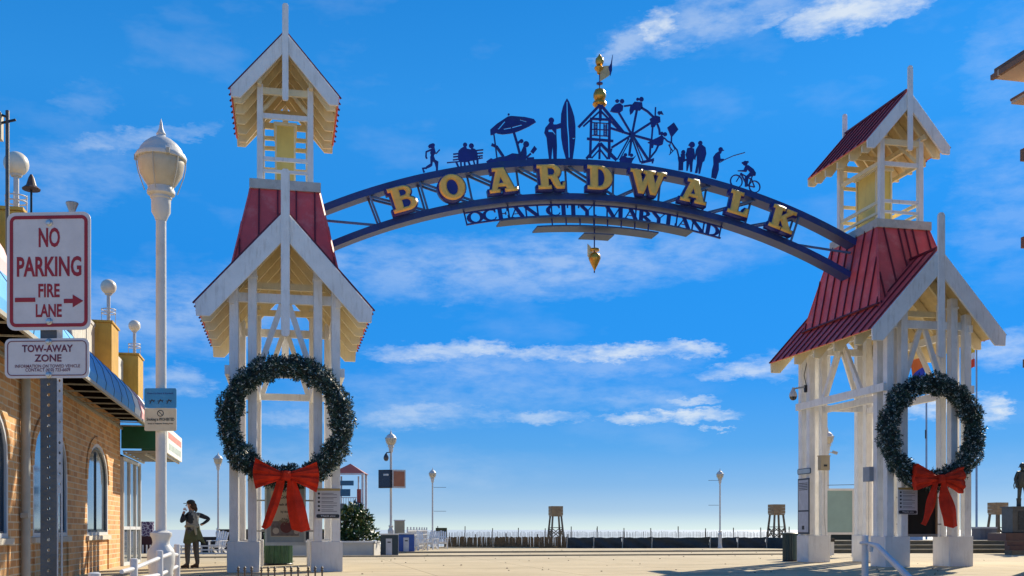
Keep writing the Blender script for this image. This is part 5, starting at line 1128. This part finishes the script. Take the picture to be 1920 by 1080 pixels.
MB().beam((-.1, 0, 0), (.12, 0, 0), .03, .03).build('arm', LAMPW, ff); MB().beam((.10, 0, .02), (.28, 0, -.04), .10, .10).build('lamp_head', mat('cam_grey', (.35, .36, .36), .5), ff)
# ---- cabinet, white fence, chairs, green board
cb_ = unit('utility_cabinet', 'tan utility cabinet behind the blue recycling bin', 'cabinet', 749, 48, .25)
MB().box(-.21, .21, -.2, .2, 0, 1.40).build('cabinet_body', mat('cabinet_tan', (.30, .27, .20), .7, .1, 4), cb_); MB().box(-.24, .24, -.23, .23, 1.40, 1.45).build('cabinet_roof', PLP, cb_); MB().box(.212, .22, -.15, .15, .1, 1.3).build('side_door', FRAME, cb_)
wf = thing('white_fence', 'white railing fence running back from the bins to the chairs', 'fence')
p0, p1 = Vector((*at(764, 46), 0)), Vector((*at(800, 57), 0))
for i in range(22):
    p = p0.lerp(p1, i / 21); h = 1.12 if i % 3 == 0 else 1.0
    MB().cbox((p.x, p.y, h / 2), (.06, .06, h)).build('picket', FRAME, wf)
for z in (.18, .75, .95): MB().beam((p0.x, p0.y, z), (p1.x, p1.y, z), .05, .06, (0, 0, 1)).build('fence_rail', FRAME, wf)
def adir(label, u, zc, rz):
    t = unit('garden_chair', label, 'chair', u, zc, rz, 'white slatted garden chairs')
    W_ = mat('chair_white', (.70, .70, .70), .5, .05, 5)
    for sx in (-.24, .24):
        MB().cbox((sx, -.24, .26), (.05, .08, .52)).build('leg', W_, t); MB().beam((sx, -.24, .36), (sx, .32, .02), .10, .03, (1, 0, 0)).build('leg', W_, t)
        MB().cbox((sx * 1.1, -.02, .54), (.11, .62, .03)).build('armrest', W_, t)
    for i in range(4): MB().cbox((0, -.22 + i * .12, .37 - i * .035), (.50, .10, .025)).build('seat_slat', W_, t)
    for i in range(5): MB().beam((-.2 + i * .1, .16, .26), (-.23 + i * .115, .42, .95 - .03 * abs(i - 2)), .08, .022, (0, 1, .3)).build('back_slat', W_, t)
    MB().beam((-.24, .33, .62), (.24, .33, .62), .06, .03, (0, 1, 0)).build('back_rail', W_, t)
adir('white slatted garden chair nearest the white fence', 789, 50, .5)
adir('white slatted garden chair directly under the lamp post', 808, 52, -.4)
adir('white slatted garden chair in front of the green board', 829, 54, .2)
adir('white slatted garden chair behind the standing person', 408, 43, -.3)
gbd = unit('green_board', 'dark olive board on short legs beside the snow fence', 'notice board', 828, 58)
MB().box(-.33, .30, -.03, .03, .48, 1.10).build('board', mat('olive_board', (.05, .06, .025), .7, .1, 4), gbd)
for sx in (-.26, .22): MB().cbox((sx, .05, .3), (.05, .05, .6)).build('leg', mat('bark', (.10, .07, .04), .9), gbd)
# ---- dark parapet wall with white railing on the left
DW = mat('dark_wall_paint', (.016, .014, .016), .7, .3, 4)
dwl = thing('dark_wall', 'low black wall with a raised end behind the person and left tower', 'wall')
def facing(zc, u0, u1, z0, z1, th=.2):
    a, b = at(u0, zc), at(u1, zc); d = Vector((math.sin(YAW), math.cos(YAW), 0)) * th
    P = [(a[0], a[1]), (b[0], b[1]), (b[0] + d.x, b[1] + d.y), (a[0] + d.x, a[1] + d.y)]
    return MB().prism(P, lambda x, y: (x, y, z0), lambda x, y: (x, y, z1))
facing(46, 376, 412, 0, .68).build('low_wall', DW, dwl); facing(46, 412.3, 660, 0, .98).build('high_wall', DW, dwl); facing(45.9, 411, 640, .98, 1.02, .4).build('wall_cap', mat('cap_grey', (.10, .12, .13), .7), dwl)
wr = thing('low_white_railing', 'low white two bar railing in front of the black wall', 'railing')
for u in list(range(340, 640, 19)): x, y = at(u, 42.5); MB().cbox((x, y, .18), (.05, .05, .36)).build('rail_post', FRAME, wr)
for z in (.02, .17, .33): 
    a, b = at(338, 42.5), at(640, 42.5); MB().beam((a[0], a[1], z), (b[0], b[1], z), .035, .05, (0, 0, 1)).build('rail_bar', FRAME, wr)
mw = thing('mural_wall', 'maroon wall with a purple and white swirled mural behind the near lamp base', 'wall')
mm = bpy.data.materials.new('swirl_mural'); mm.use_nodes = True; _t = mm.node_tree; _b = _t.nodes['Principled BSDF']
_v = _t.nodes.new('ShaderNodeTexVoronoi'); _v.feature = 'DISTANCE_TO_EDGE'; _v.inputs['Scale'].default_value = 7; _c2 = _t.nodes.new('ShaderNodeTexCoord'); _t.links.new(_c2.outputs['Object'], _v.inputs[0])
_r = _t.nodes.new('ShaderNodeValToRGB'); _r.color_ramp.elements[0].color = (.6, .6, .65, 1); _r.color_ramp.elements[1].color = (.06, .025, .09, 1); _r.color_ramp.elements[1].position = .09; _t.links.new(_v.outputs[0], _r.inputs[0]); _t.links.new(_r.outputs[0], _b.inputs['Base Color'])
facing(44, 250, 286, .72, 1.34).build('mural_panel', mm, mw); facing(44, 250, 292, 0, .72).build('lower_wall', mat('maroon_wall', (.05, .012, .014), .8, .2, 3), mw)
for u in range(254, 292, 7): x, y = at(u, 43.6); MB().cbox((x, y, .18), (.05, .05, .36)).build('rail_post', FRAME, mw)
# ---- sand fences
POSTW = mat('weathered_stake', (.14, .11, .08), .9, .25, 6, .3)
SLATW = mat('fence_slat_wood', (.17, .11, .055), .9, .35, 5, .3)
def snow_fence(label, pts, h, step, w, z0=0.0, post_h=1.0, post_step=2.0, m=SLATW, wob=.05, posts=True):
    t = thing('snow_fence', label, 'fence'); rnd = random.Random(11)
    mb = MB(); P = [Vector((*p, 0)) for p in pts]; dist = 0
    wire = MB()
    for a, b in zip(P[:-1], P[1:]):
        L_ = (b - a).length; n = int(L_ / step); d = (b - a) / n
        for i in range(n):
            p = a + d * i; hh = h * rnd.uniform(1 - wob, 1 + wob); lean = rnd.gauss(0, .02)
            mb.beam((p.x, p.y, z0), (p.x + lean, p.y, z0 + hh), w * rnd.uniform(.8, 1.2), .012, (0, 1, 0))
        for z in (.25, .8): wire.beam((a.x, a.y - .01, z0 + h * z), (b.x, b.y - .01, z0 + h * z), .012, .012, (0, 0, 1))
        if posts:
            k = int(L_ / post_step)
            for i in range(k + 1):
                p = a + (b - a) * (i / max(k, 1)); MB().beam((p.x, p.y + .04, z0 - .2), (p.x + rnd.gauss(0, .02), p.y + .04, z0 + post_h * rnd.uniform(.95, 1.08)), .055, .055).build('fence_post', POSTW, t)
    mb.build('fence_slats', m, t, kind='stuff'); wire.build('fence_wire', POSTW, t, kind='stuff')
    return t
snow_fence('brown wooden slat fence between the green board and the black silt fence', [at(834, 57), at(1066, 56.5)], .60, .058, .062, 0, .74, 1.6)
snow_fence('pale wire and slat fence with taller stakes out on the sand', [at(770, 78), at(1120, 80), at(1480, 78), at(1905, 72)], 1.18, .105, .028, -.36, 1.52, 1.9, mat('bleached_slat', (.34, .31, .27), .9, .3, 5))
sf = thing('silt_fence', 'low black fabric silt fence with pale stakes along the sand edge', 'fence')
pts = [at(1062, 56), at(1112, 56), at(1166, 56), at(1221, 56), at(1330, 56.5), at(1382, 56.5), at(1436, 56), at(1500, 54), at(1600, 53)]
FAB = mat('black_geotextile', (.010, .022, .032), .55, .3, 3, .4)
for a, b in zip(pts[:-1], pts[1:]):
    g = MB(); nx, nz = 14, 5; rnd = random.Random(int(a[0] * 7))
    for i in range(nx + 1):
        f = i / nx; sag = .035 * math.sin(math.pi * f) + .015 * math.sin(f * 17)
        for j in range(nz + 1):
            e = j / nz; dd = .05 * math.sin(f * 9 + e * 5 + a[0]) * (1 - abs(2 * e - 1) * .5) + rnd.gauss(0, .008)
            g.v.append((a[0] + (b[0] - a[0]) * f + dd * .3, a[1] + (b[1] - a[1]) * f - dd, e * (.60 - sag)))
    for i in range(nx):
        for j in range(nz): k = i * (nz + 1) + j; g.f.append((k, k + nz + 1, k + nz + 2, k + 1)); g.m.append(0)
    g.build('fabric_panel', FAB, sf, True)
    MB().beam((a[0], a[1] - .07, -.1), (a[0] + .03, a[1] - .07, .62), .05, .035).build('stake', mat('pale_stake', (.42, .38, .32), .8), sf)
# ---- lifeguard stands
LGW = mat('stand_wood', (.30, .21, .12), .9, .25, 5, .3); LGD = mat('stand_leg_wood', (.15, .125, .09), .9, .25, 5)
def guard(label, u, zc, s=1.0):
    t = unit('lifeguard_stand', label, 'lifeguard stand', u, zc, .25, 'wooden lifeguard stands on the beach')
    H = 1.86 * s; W = .34 * s; B2 = .44 * s
    top = [(-W * .8, -W * .8), (W * .8, -W * .8), (W * .8, W * .8), (-W * .8, W * .8)]; bot = [(-B2, -B2), (B2, -B2), (B2, B2), (-B2, B2)]
    for i in range(4):
        MB().beam((*bot[i], 0), (*top[i], H), .09, .09).build('leg', LGD, t)
        j = (i + 1) % 4
        def P(k, f): return Vector((bot[k][0] + (top[k][0] - bot[k][0]) * f, bot[k][1] + (top[k][1] - bot[k][1]) * f, H * f))
        for f in (.28, .62): MB().beam(P(i, f), P(j, f), .07, .04, (0, 0, 1)).build('cross_rail', LGD, t)
        MB().beam(P(i, .28), P(j, .60), .05, .04, (0, 0, 1)).build('cross_brace', LGD, t); MB().beam(P(j, .28), P(i, .60), .05, .04, (0, 0, 1)).build('cross_brace', LGD, t)
    MB().box(-W, W, -W, W, H - .02, H + .05).build('platform', LGW, t)
    for k in range(3):
        z = H + .06 + k * .18
        for y in (-W, W): MB().box(-W - .02, W + .02, y - .02, y + .02, z, z + .17).build('side_board', LGW, t)
        for x in (-W, W): MB().box(x - .021, x + .021, -W + .02, W - .02, z, z + .17).build('side_board', LGW, t)
guard('lifeguard stand at the joint of brown fence and black silt fence', 1042, 62, .97)
guard('lifeguard stand near the dark litter bin left of the right tower', 1456, 60, 1.0)
guard('lifeguard stand between the right tower and the statue', 1871, 53, .96)
# ---- right hand side: steps, boards, flags, statue
STEP = mat('step_olive_wood', (.13, .12, .085), .85, .2, 4, .2); TREAD = mat('tread_pale', (.55, .49, .36), .85, .1, 4)
st = thing('wide_steps', 'wide low steps with dark risers behind the right tower', 'steps')
for k in range(3):
    facing(44 + k * .36, 1560, 1935, k * .18, k * .18 + .15, 4).build('riser', STEP, st); facing(43.98 + k * .36, 1559, 1936, k * .18 + .15, k * .18 + .18, 4).build('tread', TREAD, st)
pb = unit('pale_board', 'large blank grey green board in a white frame behind the right tower', 'board', 1574, 38.0)
MB().box(-.46, .46, -.02, .02, .90, 2.42).build('panel', mat('board_green_grey', (.22, .34, .34), .5, .08, 2), pb)
for x0, x1, z0, z1 in ((-.53, -.46, 0, 2.5), (.46, .53, 0, 2.5), (-.46, .46, 2.42, 2.5), (-.46, .46, .82, .90)): MB().box(x0, x1, -.04, .04, z0, z1).build('frame_bar', FRAME, pb)
MB().beam((-.6, 0, 2.62), (1.5, 0, 2.66), .02, .02).build('wire_rod', GALV, pb)
wb = unit('white_post_box', 'white post with a small square head beside the steps', 'post', 1559, 41); MB().box(-.08, .08, -.08, .08, 0, .52).build('post', FRAME, wb); MB().box(-.10, .10, -.10, .10, .52, .66).build('post_head', BLACKM, wb)
dk = unit('dark_planter', 'dark long planter box behind the pale board', 'planter', 1580, 46); MB().box(-.75, .9, -.2, .2, 0, .78).build('box', mat('planter_dark', (.015, .025, .022), .7), dk); MB().box(-.78, .93, -.23, .23, .78, .84).build('rim', FRAME, dk)
rb = unit('red_board', 'red patterned board seen through the legs of the right tower', 'board', 1614, 52); MB().box(-.42, .42, -.03, .03, 1.2, 1.98).build('panel', mat('red_pattern', (.30, .03, .02), .6, .6, 6, dirt=(.5, .3, .2), dirt_amt=.6), rb)
for sx in (-.36, .36): MB().box(sx - .03, sx + .03, .032, .08, 0, 1.9).build('leg', FRAME, rb)
gx = unit('grey_cabinet', 'dark grey utility box with a pale lid on the steps', 'cabinet', 1845, 46.5, .12)
MB().box(-.38, .38, -.35, .35, .54, 1.05).build('cabinet_body', mat('box_grey', (.10, .10, .12), .6), gx); MB().box(-.40, .40, -.38, .38, 1.05, 1.12).build('lid', mat('lid_grey', (.35, .36, .38), .6), gx); MB().box(-.16, .14, -.36, -.352, .60, .98).build('door_panel', mat('box_panel', (.07, .07, .09), .6), gx)
bb = unit('blue_white_ledge', 'pale blue low box on the steps behind the right tower', 'box', 1712, 46); MB().box(-.36, .36, -.2, .2, .54, .84).build('box', mat('pale_blue_paint', (.22, .38, .65), .5), bb); MB().box(-.38, .38, -.22, .22, .84, .88).build('lid', FRAME, bb)
def flag(label, u, zc, hp, z1, w, h, cols, side=-1):
    t = unit('flagpole', label, 'flagpole', u, zc, 0, 'flagpoles behind the right tower')
    MB().lathe([(.10, 0), (.10, .3), (.065, .34), (.04, hp)], (0, 0, 0), 12).build('pole', mat('pole_alu', (.42, .43, .45), .4, metal=.5), t, True); MB().ball((0, 0, hp + .08), .09, 10).build('finial_ball', GOLD, t, True)
    g = MB(); nx, nz = 12, 16
    for i in range(nx + 1):
        for j in range(nz + 1):
            f, e = i / nx, j / nz
            g.v.append((side * (.05 + f * w * (1 - .25 * e)), .10 * math.sin(f * 9 + e * 2), z1 - e * h - f * f * .25 * h))
    for i in range(nx):
        for j in range(nz):
            k = i * (nz + 1) + j; g.f.append((k, k + 1, k + nz + 2, k + nz + 1)); g.m.append(cols[1](i / nx, (j + .5) / nz))
    fl = g.build('flag', cols[0], t, True)
    MB().cbox((-.07, -.06, 6.5), (.06, .06, .5)).build('cleat', BLACKM, t)
fm = lambda n, c: mat(n, c, .8, .05, 3)
flag('left flagpole with an orange, blue and white flag, seen through the right tower', 1737, 60, 13.0, 11.2, .85, 2.2, ([fm('flag_orange', (.75, .16, .03)), fm('flag_blue', (.03, .06, .45)), fm('flag_white', (.75, .78, .85))], lambda a, b: 0 if b < .35 else (1 if b < .72 else 2)))
flag('right flagpole with a yellow, black and red flag beside the tower eave', 1831, 60, 13.6, 12.3, .80, 1.9, ([fm('flag_yellow', (.80, .50, .02)), fm('flag_black', (.02, .02, .02)), fm('flag_red', (.70, .06, .02)), fm('flag_white', (.75, .78, .85))], lambda a, b: (1 if (int(a * 5) + int(b * 9)) % 3 == 0 else 0) if b < .55 else (3 if b < .72 else 2)))
# statue on its pedestal
def skin_body(name, joints, edges, radii, mats, pick, parent, sub=2):
    me = bpy.data.meshes.new('skel'); me.from_pydata(joints, edges, []); o = bpy.data.objects.new('skel', me); C.objects.link(o)
    md = o.modifiers.new('skin', 'SKIN'); sv_ = me.skin_vertices[0].data
    for i, r in enumerate(radii): sv_[i].radius = (r, r) if not isinstance(r, tuple) else r
    sv_[0].use_root = True
    sb = o.modifiers.new('sub', 'SUBSURF'); sb.levels = sub; sb.render_levels = sub
    dg = bpy.context.evaluated_depsgraph_get(); m2 = bpy.data.meshes.new_from_object(o.evaluated_get(dg)); m2.name = name
    bpy.data.objects.remove(o); m2.materials.clear()
    for m in mats: m2.materials.append(m)
    for p in m2.polygons: p.use_smooth = True; p.material_index = pick(p.center) if pick else 0
    return obj(name, m2, parent)
def figure(parent, J, mats, pick):
    """J: dict of joints -> (x, y, z); returns one continuous body"""
    names = ['pelvis', 'waist', 'chest', 'neckb', 'neck', 'headlo', 'headmid', 'headtop', 'ls', 'le', 'lw', 'lh', 'rs', 're', 'rw', 'rh', 'lhip', 'lk', 'la', 'lt', 'rhip', 'rk', 'ra', 'rt']
    rad = {'pelvis': (.165, .14), 'waist': (.155, .125), 'chest': (.175, .14), 'neckb': (.09, .08), 'neck': .058, 'headlo': .072, 'headmid': .10, 'headtop': .07, 'ls': .078, 'le': .055, 'lw': .035, 'lh': .036, 'rs': .078, 're': .055, 'rw': .035, 'rh': .036,
           'lhip': .10, 'lk': .078, 'la': .058, 'lt': .042, 'rhip': .10, 'rk': .078, 'ra': .058, 'rt': .042}
    E_ = [('pelvis', 'waist'), ('waist', 'chest'), ('chest', 'neckb'), ('neckb', 'neck'), ('neck', 'headlo'), ('headlo', 'headmid'), ('headmid', 'headtop'), ('chest', 'ls'), ('ls', 'le'), ('le', 'lw'), ('lw', 'lh'), ('chest', 'rs'), ('rs', 're'), ('re', 'rw'), ('rw', 'rh'),
          ('pelvis', 'lhip'), ('lhip', 'lk'), ('lk', 'la'), ('la', 'lt'), ('pelvis', 'rhip'), ('rhip', 'rk'), ('rk', 'ra'), ('ra', 'rt')]
    ix = {n: i for i, n in enumerate(names)}
    return skin_body('body', [J[n] for n in names], [(ix[a], ix[b]) for a, b in E_], [rad[n] for n in names], mats, pick, parent)
def fingers(parent, p, d, m, s=1.0):
    d = Vector(d).normalized(); sd_ = d.cross(Vector((0, 1, .2))).normalized(); up = sd_.cross(d)
    for i, ln in enumerate((.062, .072, .068, .052)):
        b = Vector(p) + sd_ * (.019 * (i - 1.5)); MB().tube([b, b + d * ln * .55 * s, b + d * ln * s - up * .012], [.0085, .008, .006], 6).build('finger', m, parent, True)
    b = Vector(p) - sd_ * .034 - d * .02; MB().tube([b, b + (d - sd_ * .8) * .028, b + (d * 1.3 - sd_ * .6) * .045], [.011, .009, .007], 6).build('thumb', m, parent, True)
# the person standing behind the near lamp
px, py = at(360, 27)
person = thing('person', 'person in black cap and green jacket tied at the waist, hand on hip, looking left', 'person', (px, py, 0), -YAW)
SKIN = mat('skin', (.50, .27, .18), .55, .08, 6); SLV = mat('navy_sleeve', (.018, .028, .045), .8, .2, 8, .2); VEST = mat('grey_vest', (.26, .27, .27), .8, .15, 8, .2); TRS = mat('grey_trousers', (.085, .085, .085), .85, .25, 8, .3); OLV = mat('olive_jacket', (.085, .10, .05), .8, .3, 7, .4); HAIR = mat('brown_hair', (.045, .02, .012), .6, .3, 12); SHOE = mat('brown_shoe', (.06, .035, .022), .6, .2, 9)
J = dict(pelvis=(0, 0, .93), waist=(0, 0, 1.10), chest=(.0, 0, 1.32), neckb=(-.005, 0, 1.45), neck=(-.02, 0, 1.52), headlo=(-.045, 0, 1.585), headmid=(-.035, 0, 1.66), headtop=(-.02, 0, 1.735),
         ls=(-.05, -.17, 1.39), le=(-.22, -.22, 1.19), lw=(-.19, -.12, 1.40), lh=(-.165, -.09, 1.48), rs=(.10, .16, 1.40), re=(.40, .20, 1.28), rw=(.25, .12, 1.15), rh=(.18, .10, 1.12),
         lhip=(-.06, -.09, .88), lk=(-.09, -.10, .48), la=(-.08, -.10, .10), lt=(-.20, -.11, .04), rhip=(.06, .09, .88), rk=(.08, .08, .48), ra=(.12, .09, .10), rt=(.00, .06, .04))
def pick(c):
    if c.z > 1.50 and abs(c.x) < .15 and c.y > -.07: return 0
    if c.x < -.12 and c.z > 1.41: return 0
    if c.x > .17 and c.z < 1.14 and c.z > 1.05: return 0
    if c.z < .09: return 3
    if c.z < 1.0: return 2
    if c.x < -.12 or c.x > .17 or abs(c.y) > .15: return 1
    return 4
bd = figure(person, J, [SKIN, SLV, TRS, SHOE, VEST], pick)
fingers(bd, (-.165, -.09, 1.50), (.05, .1, 1), SKIN); fingers(bd, (.165, .09, 1.10), (-.8, -.2, -.5), SKIN)
MB().ball((-.028, 0, 1.70), .112, 14, .72).build('cap_crown', BLACKM, bd, True)
MB().prism([(-.10, -.075), (-.21, -.05), (-.225, 0), (-.21, .05), (-.10, .075)], lambda x, y: (x, y, 1.682 + x * .05), lambda x, y: (x, y, 1.695 + x * .05)).build('cap_peak', BLACKM, bd)
h = MB(); h.ball((.03, 0, 1.615), .095, 12, 1.0); h.build('hair', HAIR, bd, True)
MB().tube([(.07, 0, 1.60), (.10, 0, 1.52), (.11, 0, 1.46)], [.055, .05, .02], 8).build('hair_tail', HAIR, bd, True)
MB().tube([(-.135, 0, 1.645), (-.158, 0, 1.62), (-.14, 0, 1.612)], [.012, .016, .008], 6).build('nose', SKIN, bd, True)
for sy in (-1, 1):
    MB().ball((-.128, sy * .035, 1.65), .010, 8).build('eye', INK, bd, True); MB().lathe([(.004, -.01), (.022, -.004), (.022, .004), (.004, .01)], (-.02, sy * .098, 1.64), 10, 'y').build('ear', SKIN, bd, True)
MB().cbox((-.131, 0, 1.588), (.012, .045, .010)).build('mouth', mat('lips', (.25, .07, .06), .5), bd)
g = MB(); nu, nv = 28, 8
for j in range(nv + 1):
    f = j / nv
    for i in range(nu):
        a = 2 * math.pi * i / nu; r = .165 + .07 * f + .03 * f * math.sin(a * 5) + .02 * math.sin(a * 3 + 1)
        g.v.append((r * math.cos(a) * (1.0 + .25 * f * (math.cos(a) > 0)), r * .85 * math.sin(a), 1.08 - f * (.40 + .06 * math.sin(a * 3 + .5))))
for j in range(nv):
    for i in range(nu): k = (i + 1) % nu; g.f.append((j * nu + i, (j + 1) * nu + i, (j + 1) * nu + k, j * nu + k)); g.m.append(0)
g.build('tied_jacket', OLV, bd, True)
MB().tube([(.16 * math.cos(a), .14 * math.sin(a), 1.09 + .01 * math.sin(3 * a)) for a in [i * math.pi / 8 for i in range(17)]], .035, 7).build('jacket_sleeves', mat('pale_khaki', (.30, .30, .24), .8), bd, True)
MB().tube([(.10, -.12, 1.08), (.14, -.17, 1.0), (.16, -.17, .86)], [.035, .04, .025], 7).build('jacket_sleeve_end', mat('pale_khaki', (.30, .30, .24), .8), bd, True)
MB().tube([(.05, .0, 1.44), (.11, 0, 1.32), (.10, 0, 1.12)], [.05, .075, .06], 8).build('shoulder_bag', VEST, bd, True)
for x, y in ((-.10, -.10), (.09, .09)): MB().tube([(x + .05, y, .045), (x - .04, y, .055), (x - .15, y - .01, .035)], [.042, .045, .032], 8).build('shoe', SHOE, bd, True)
# statue
BRZ = mat('dark_bronze', (.045, .055, .050), .5, .3, 6, .3, metal=.4)
sx_, sy_ = at(1917, 42.2)
statue = thing('statue', 'dark bronze standing figure with helmet on a stone pedestal at the right edge', 'statue', (sx_, sy_, 1.93), -YAW)
J2 = dict(pelvis=(0, 0, .93), waist=(0, 0, 1.10), chest=(0, 0, 1.32), neckb=(0, 0, 1.43), neck=(0, 0, 1.49), headlo=(0, -.02, 1.54), headmid=(0, -.01, 1.60), headtop=(0, 0, 1.66),
          ls=(-.19, 0, 1.38), le=(-.33, -.05, 1.10), lw=(-.31, -.14, .88), lh=(-.30, -.18, .82), rs=(.19, 0, 1.38), re=(.30, -.06, 1.12), rw=(.16, -.24, 1.16), rh=(.10, -.26, 1.18),
          lhip=(-.10, 0, .88), lk=(-.14, -.03, .46), la=(-.16, 0, .08), lt=(-.19, -.13, .04), rhip=(.10, 0, .88), rk=(.14, -.05, .46), ra=(.17, 0, .08), rt=(.20, -.13, .04))
sb = figure(statue, J2, [BRZ], None)
fingers(sb, (-.30, -.19, .79), (0, -.2, -1), BRZ); fingers(sb, (.09, -.27, 1.19), (-1, -.1, .2), BRZ)
MB().lathe([(.17, 1.60), (.16, 1.62), (.12, 1.63), (.115, 1.70), (.07, 1.76), (.01, 1.78)], (0, -.005, 0), 16).build('helmet', BRZ, sb, True)
MB().lathe([(.20, 1.40), (.24, 1.15), (.27, .80), (.26, .78)], (0, 0, 0), 16).build('coat', BRZ, sb, True)
for x in (-.15, .17): MB().lathe([(.09, 0), (.085, .2), (.10, .34)], (x, -.01, 0), 12).build('boot', BRZ, sb, True)
MB().tube([(-.36, -.1, 1.0), (-.40, -.1, .86), (-.38, -.12, .72)], .02, 6).build('hose_nozzle', BRZ, sb, True)
pdl = unit('statue_pedestal', 'dark stone pedestal on a red brown base under the bronze statue', 'pedestal', 1917, 42.2)
STN = mat('dark_granite', (.055, .055, .05), .4, .4, 5, .2); STB = mat('red_brown_granite', (.085, .04, .03), .5, .25, 5)
MB().box(-.62, .62, -.5, .5, .86, 1.90).build('pedestal_block', STN, pdl, bevel=.03); MB().box(-.66, .66, -.54, .54, 1.88, 1.93).build('pedestal_top', STN, pdl)
MB().box(-.42, .42, -.52, -.505, 1.0, 1.75).build('relief_panel', mat('relief_dark', (.025, .03, .03), .5, .6, 14, .8), pdl)
MB().box(-1.05, 1.2, -.8, .8, 0.55, .86).build('pedestal_base', STB, pdl); MB().box(-.2, .2, -.83, -.802, .64, .76).build('plaque', FRAME, pdl)
for k in range(3): MB().box(-1.1 + .0 * k, 1.4, -1.4 + k * .2, -.8, k * .18, k * .18 + .18).build('pedestal_step', STB if k else STEP, pdl)
# ---- hotel corner at the right edge
ht = thing('hotel_building', 'tan hotel with overhanging eaves and balcony edges poking in at the right edge', 'building', (19.27, 24.1, 0))
HW = mat('hotel_stucco', (.55, .46, .36), .8, .08, 1.5, .2); HB = mat('hotel_trim_brown', (.24, .13, .075), .7, .1, 3); HS = mat('hotel_soffit', (.60, .46, .33), .7, .08, 3)
MB().box(.35, 9, -13, 0, 0, 12.2).build('wall', HW, ht)
for z0, z1, dx in ((5.30, 5.52, -.12), (8.47, 8.76, -.18), (10.78, 11.09, -.20)):
    MB().box(dx, 1.2, -5, .02, z0, z1).build('balcony_slab', HB, ht)
    for k in range(8): MB().box(dx + .05, dx + .09, -4.8 + k * .6, -4.76 + k * .6, z1, z1 + .9).build('balcony_post', FRAME, ht)
    MB().box(dx + .04, dx + .10, -4.9, -.3, z1 + .9, z1 + .96).build('balcony_rail', FRAME, ht)
for y in (-11.5, -8.5): 
    for z in (1, 4, 7, 10): w_ = MB().box(.33, .349, y, y + 1.5, z, z + 1.4).build('window', FRAME, ht); MB().box(.30, .329, y + .1, y + 1.4, z + .1, z + 1.3).build('pane', GLASS, w_)
MB().box(-1.0, 9, -13.5, 0, 12.93, 13.15).build('roof', mat('roof_brown', (.16, .10, .07), .8), ht)
MB().box(-.99, 8.9, -13.4, -.01, 12.88, 12.927).build('soffit', HS, ht)
MB().box(-1.09, -1.0, -13.5, .03, 12.86, 12.99).build('gutter', HB, ht)
for k in range(9): MB().box(-1.095, -.995, -.3 - k * 1.4, -.26 - k * 1.4, 12.85, 13.0).build('gutter_joint', HS, ht)
MB().box(-.50, .34, -6, -.02, 12.26, 12.34).build('lower_eave', HS, ht)
MB().box(-.52, -.40, -6, 0, 12.341, 12.40).build('lower_gutter', HB, ht)
MB().box(.1, .34, -6, -.1, 11.9, 12.255).build('eave_bracket', HW, ht)
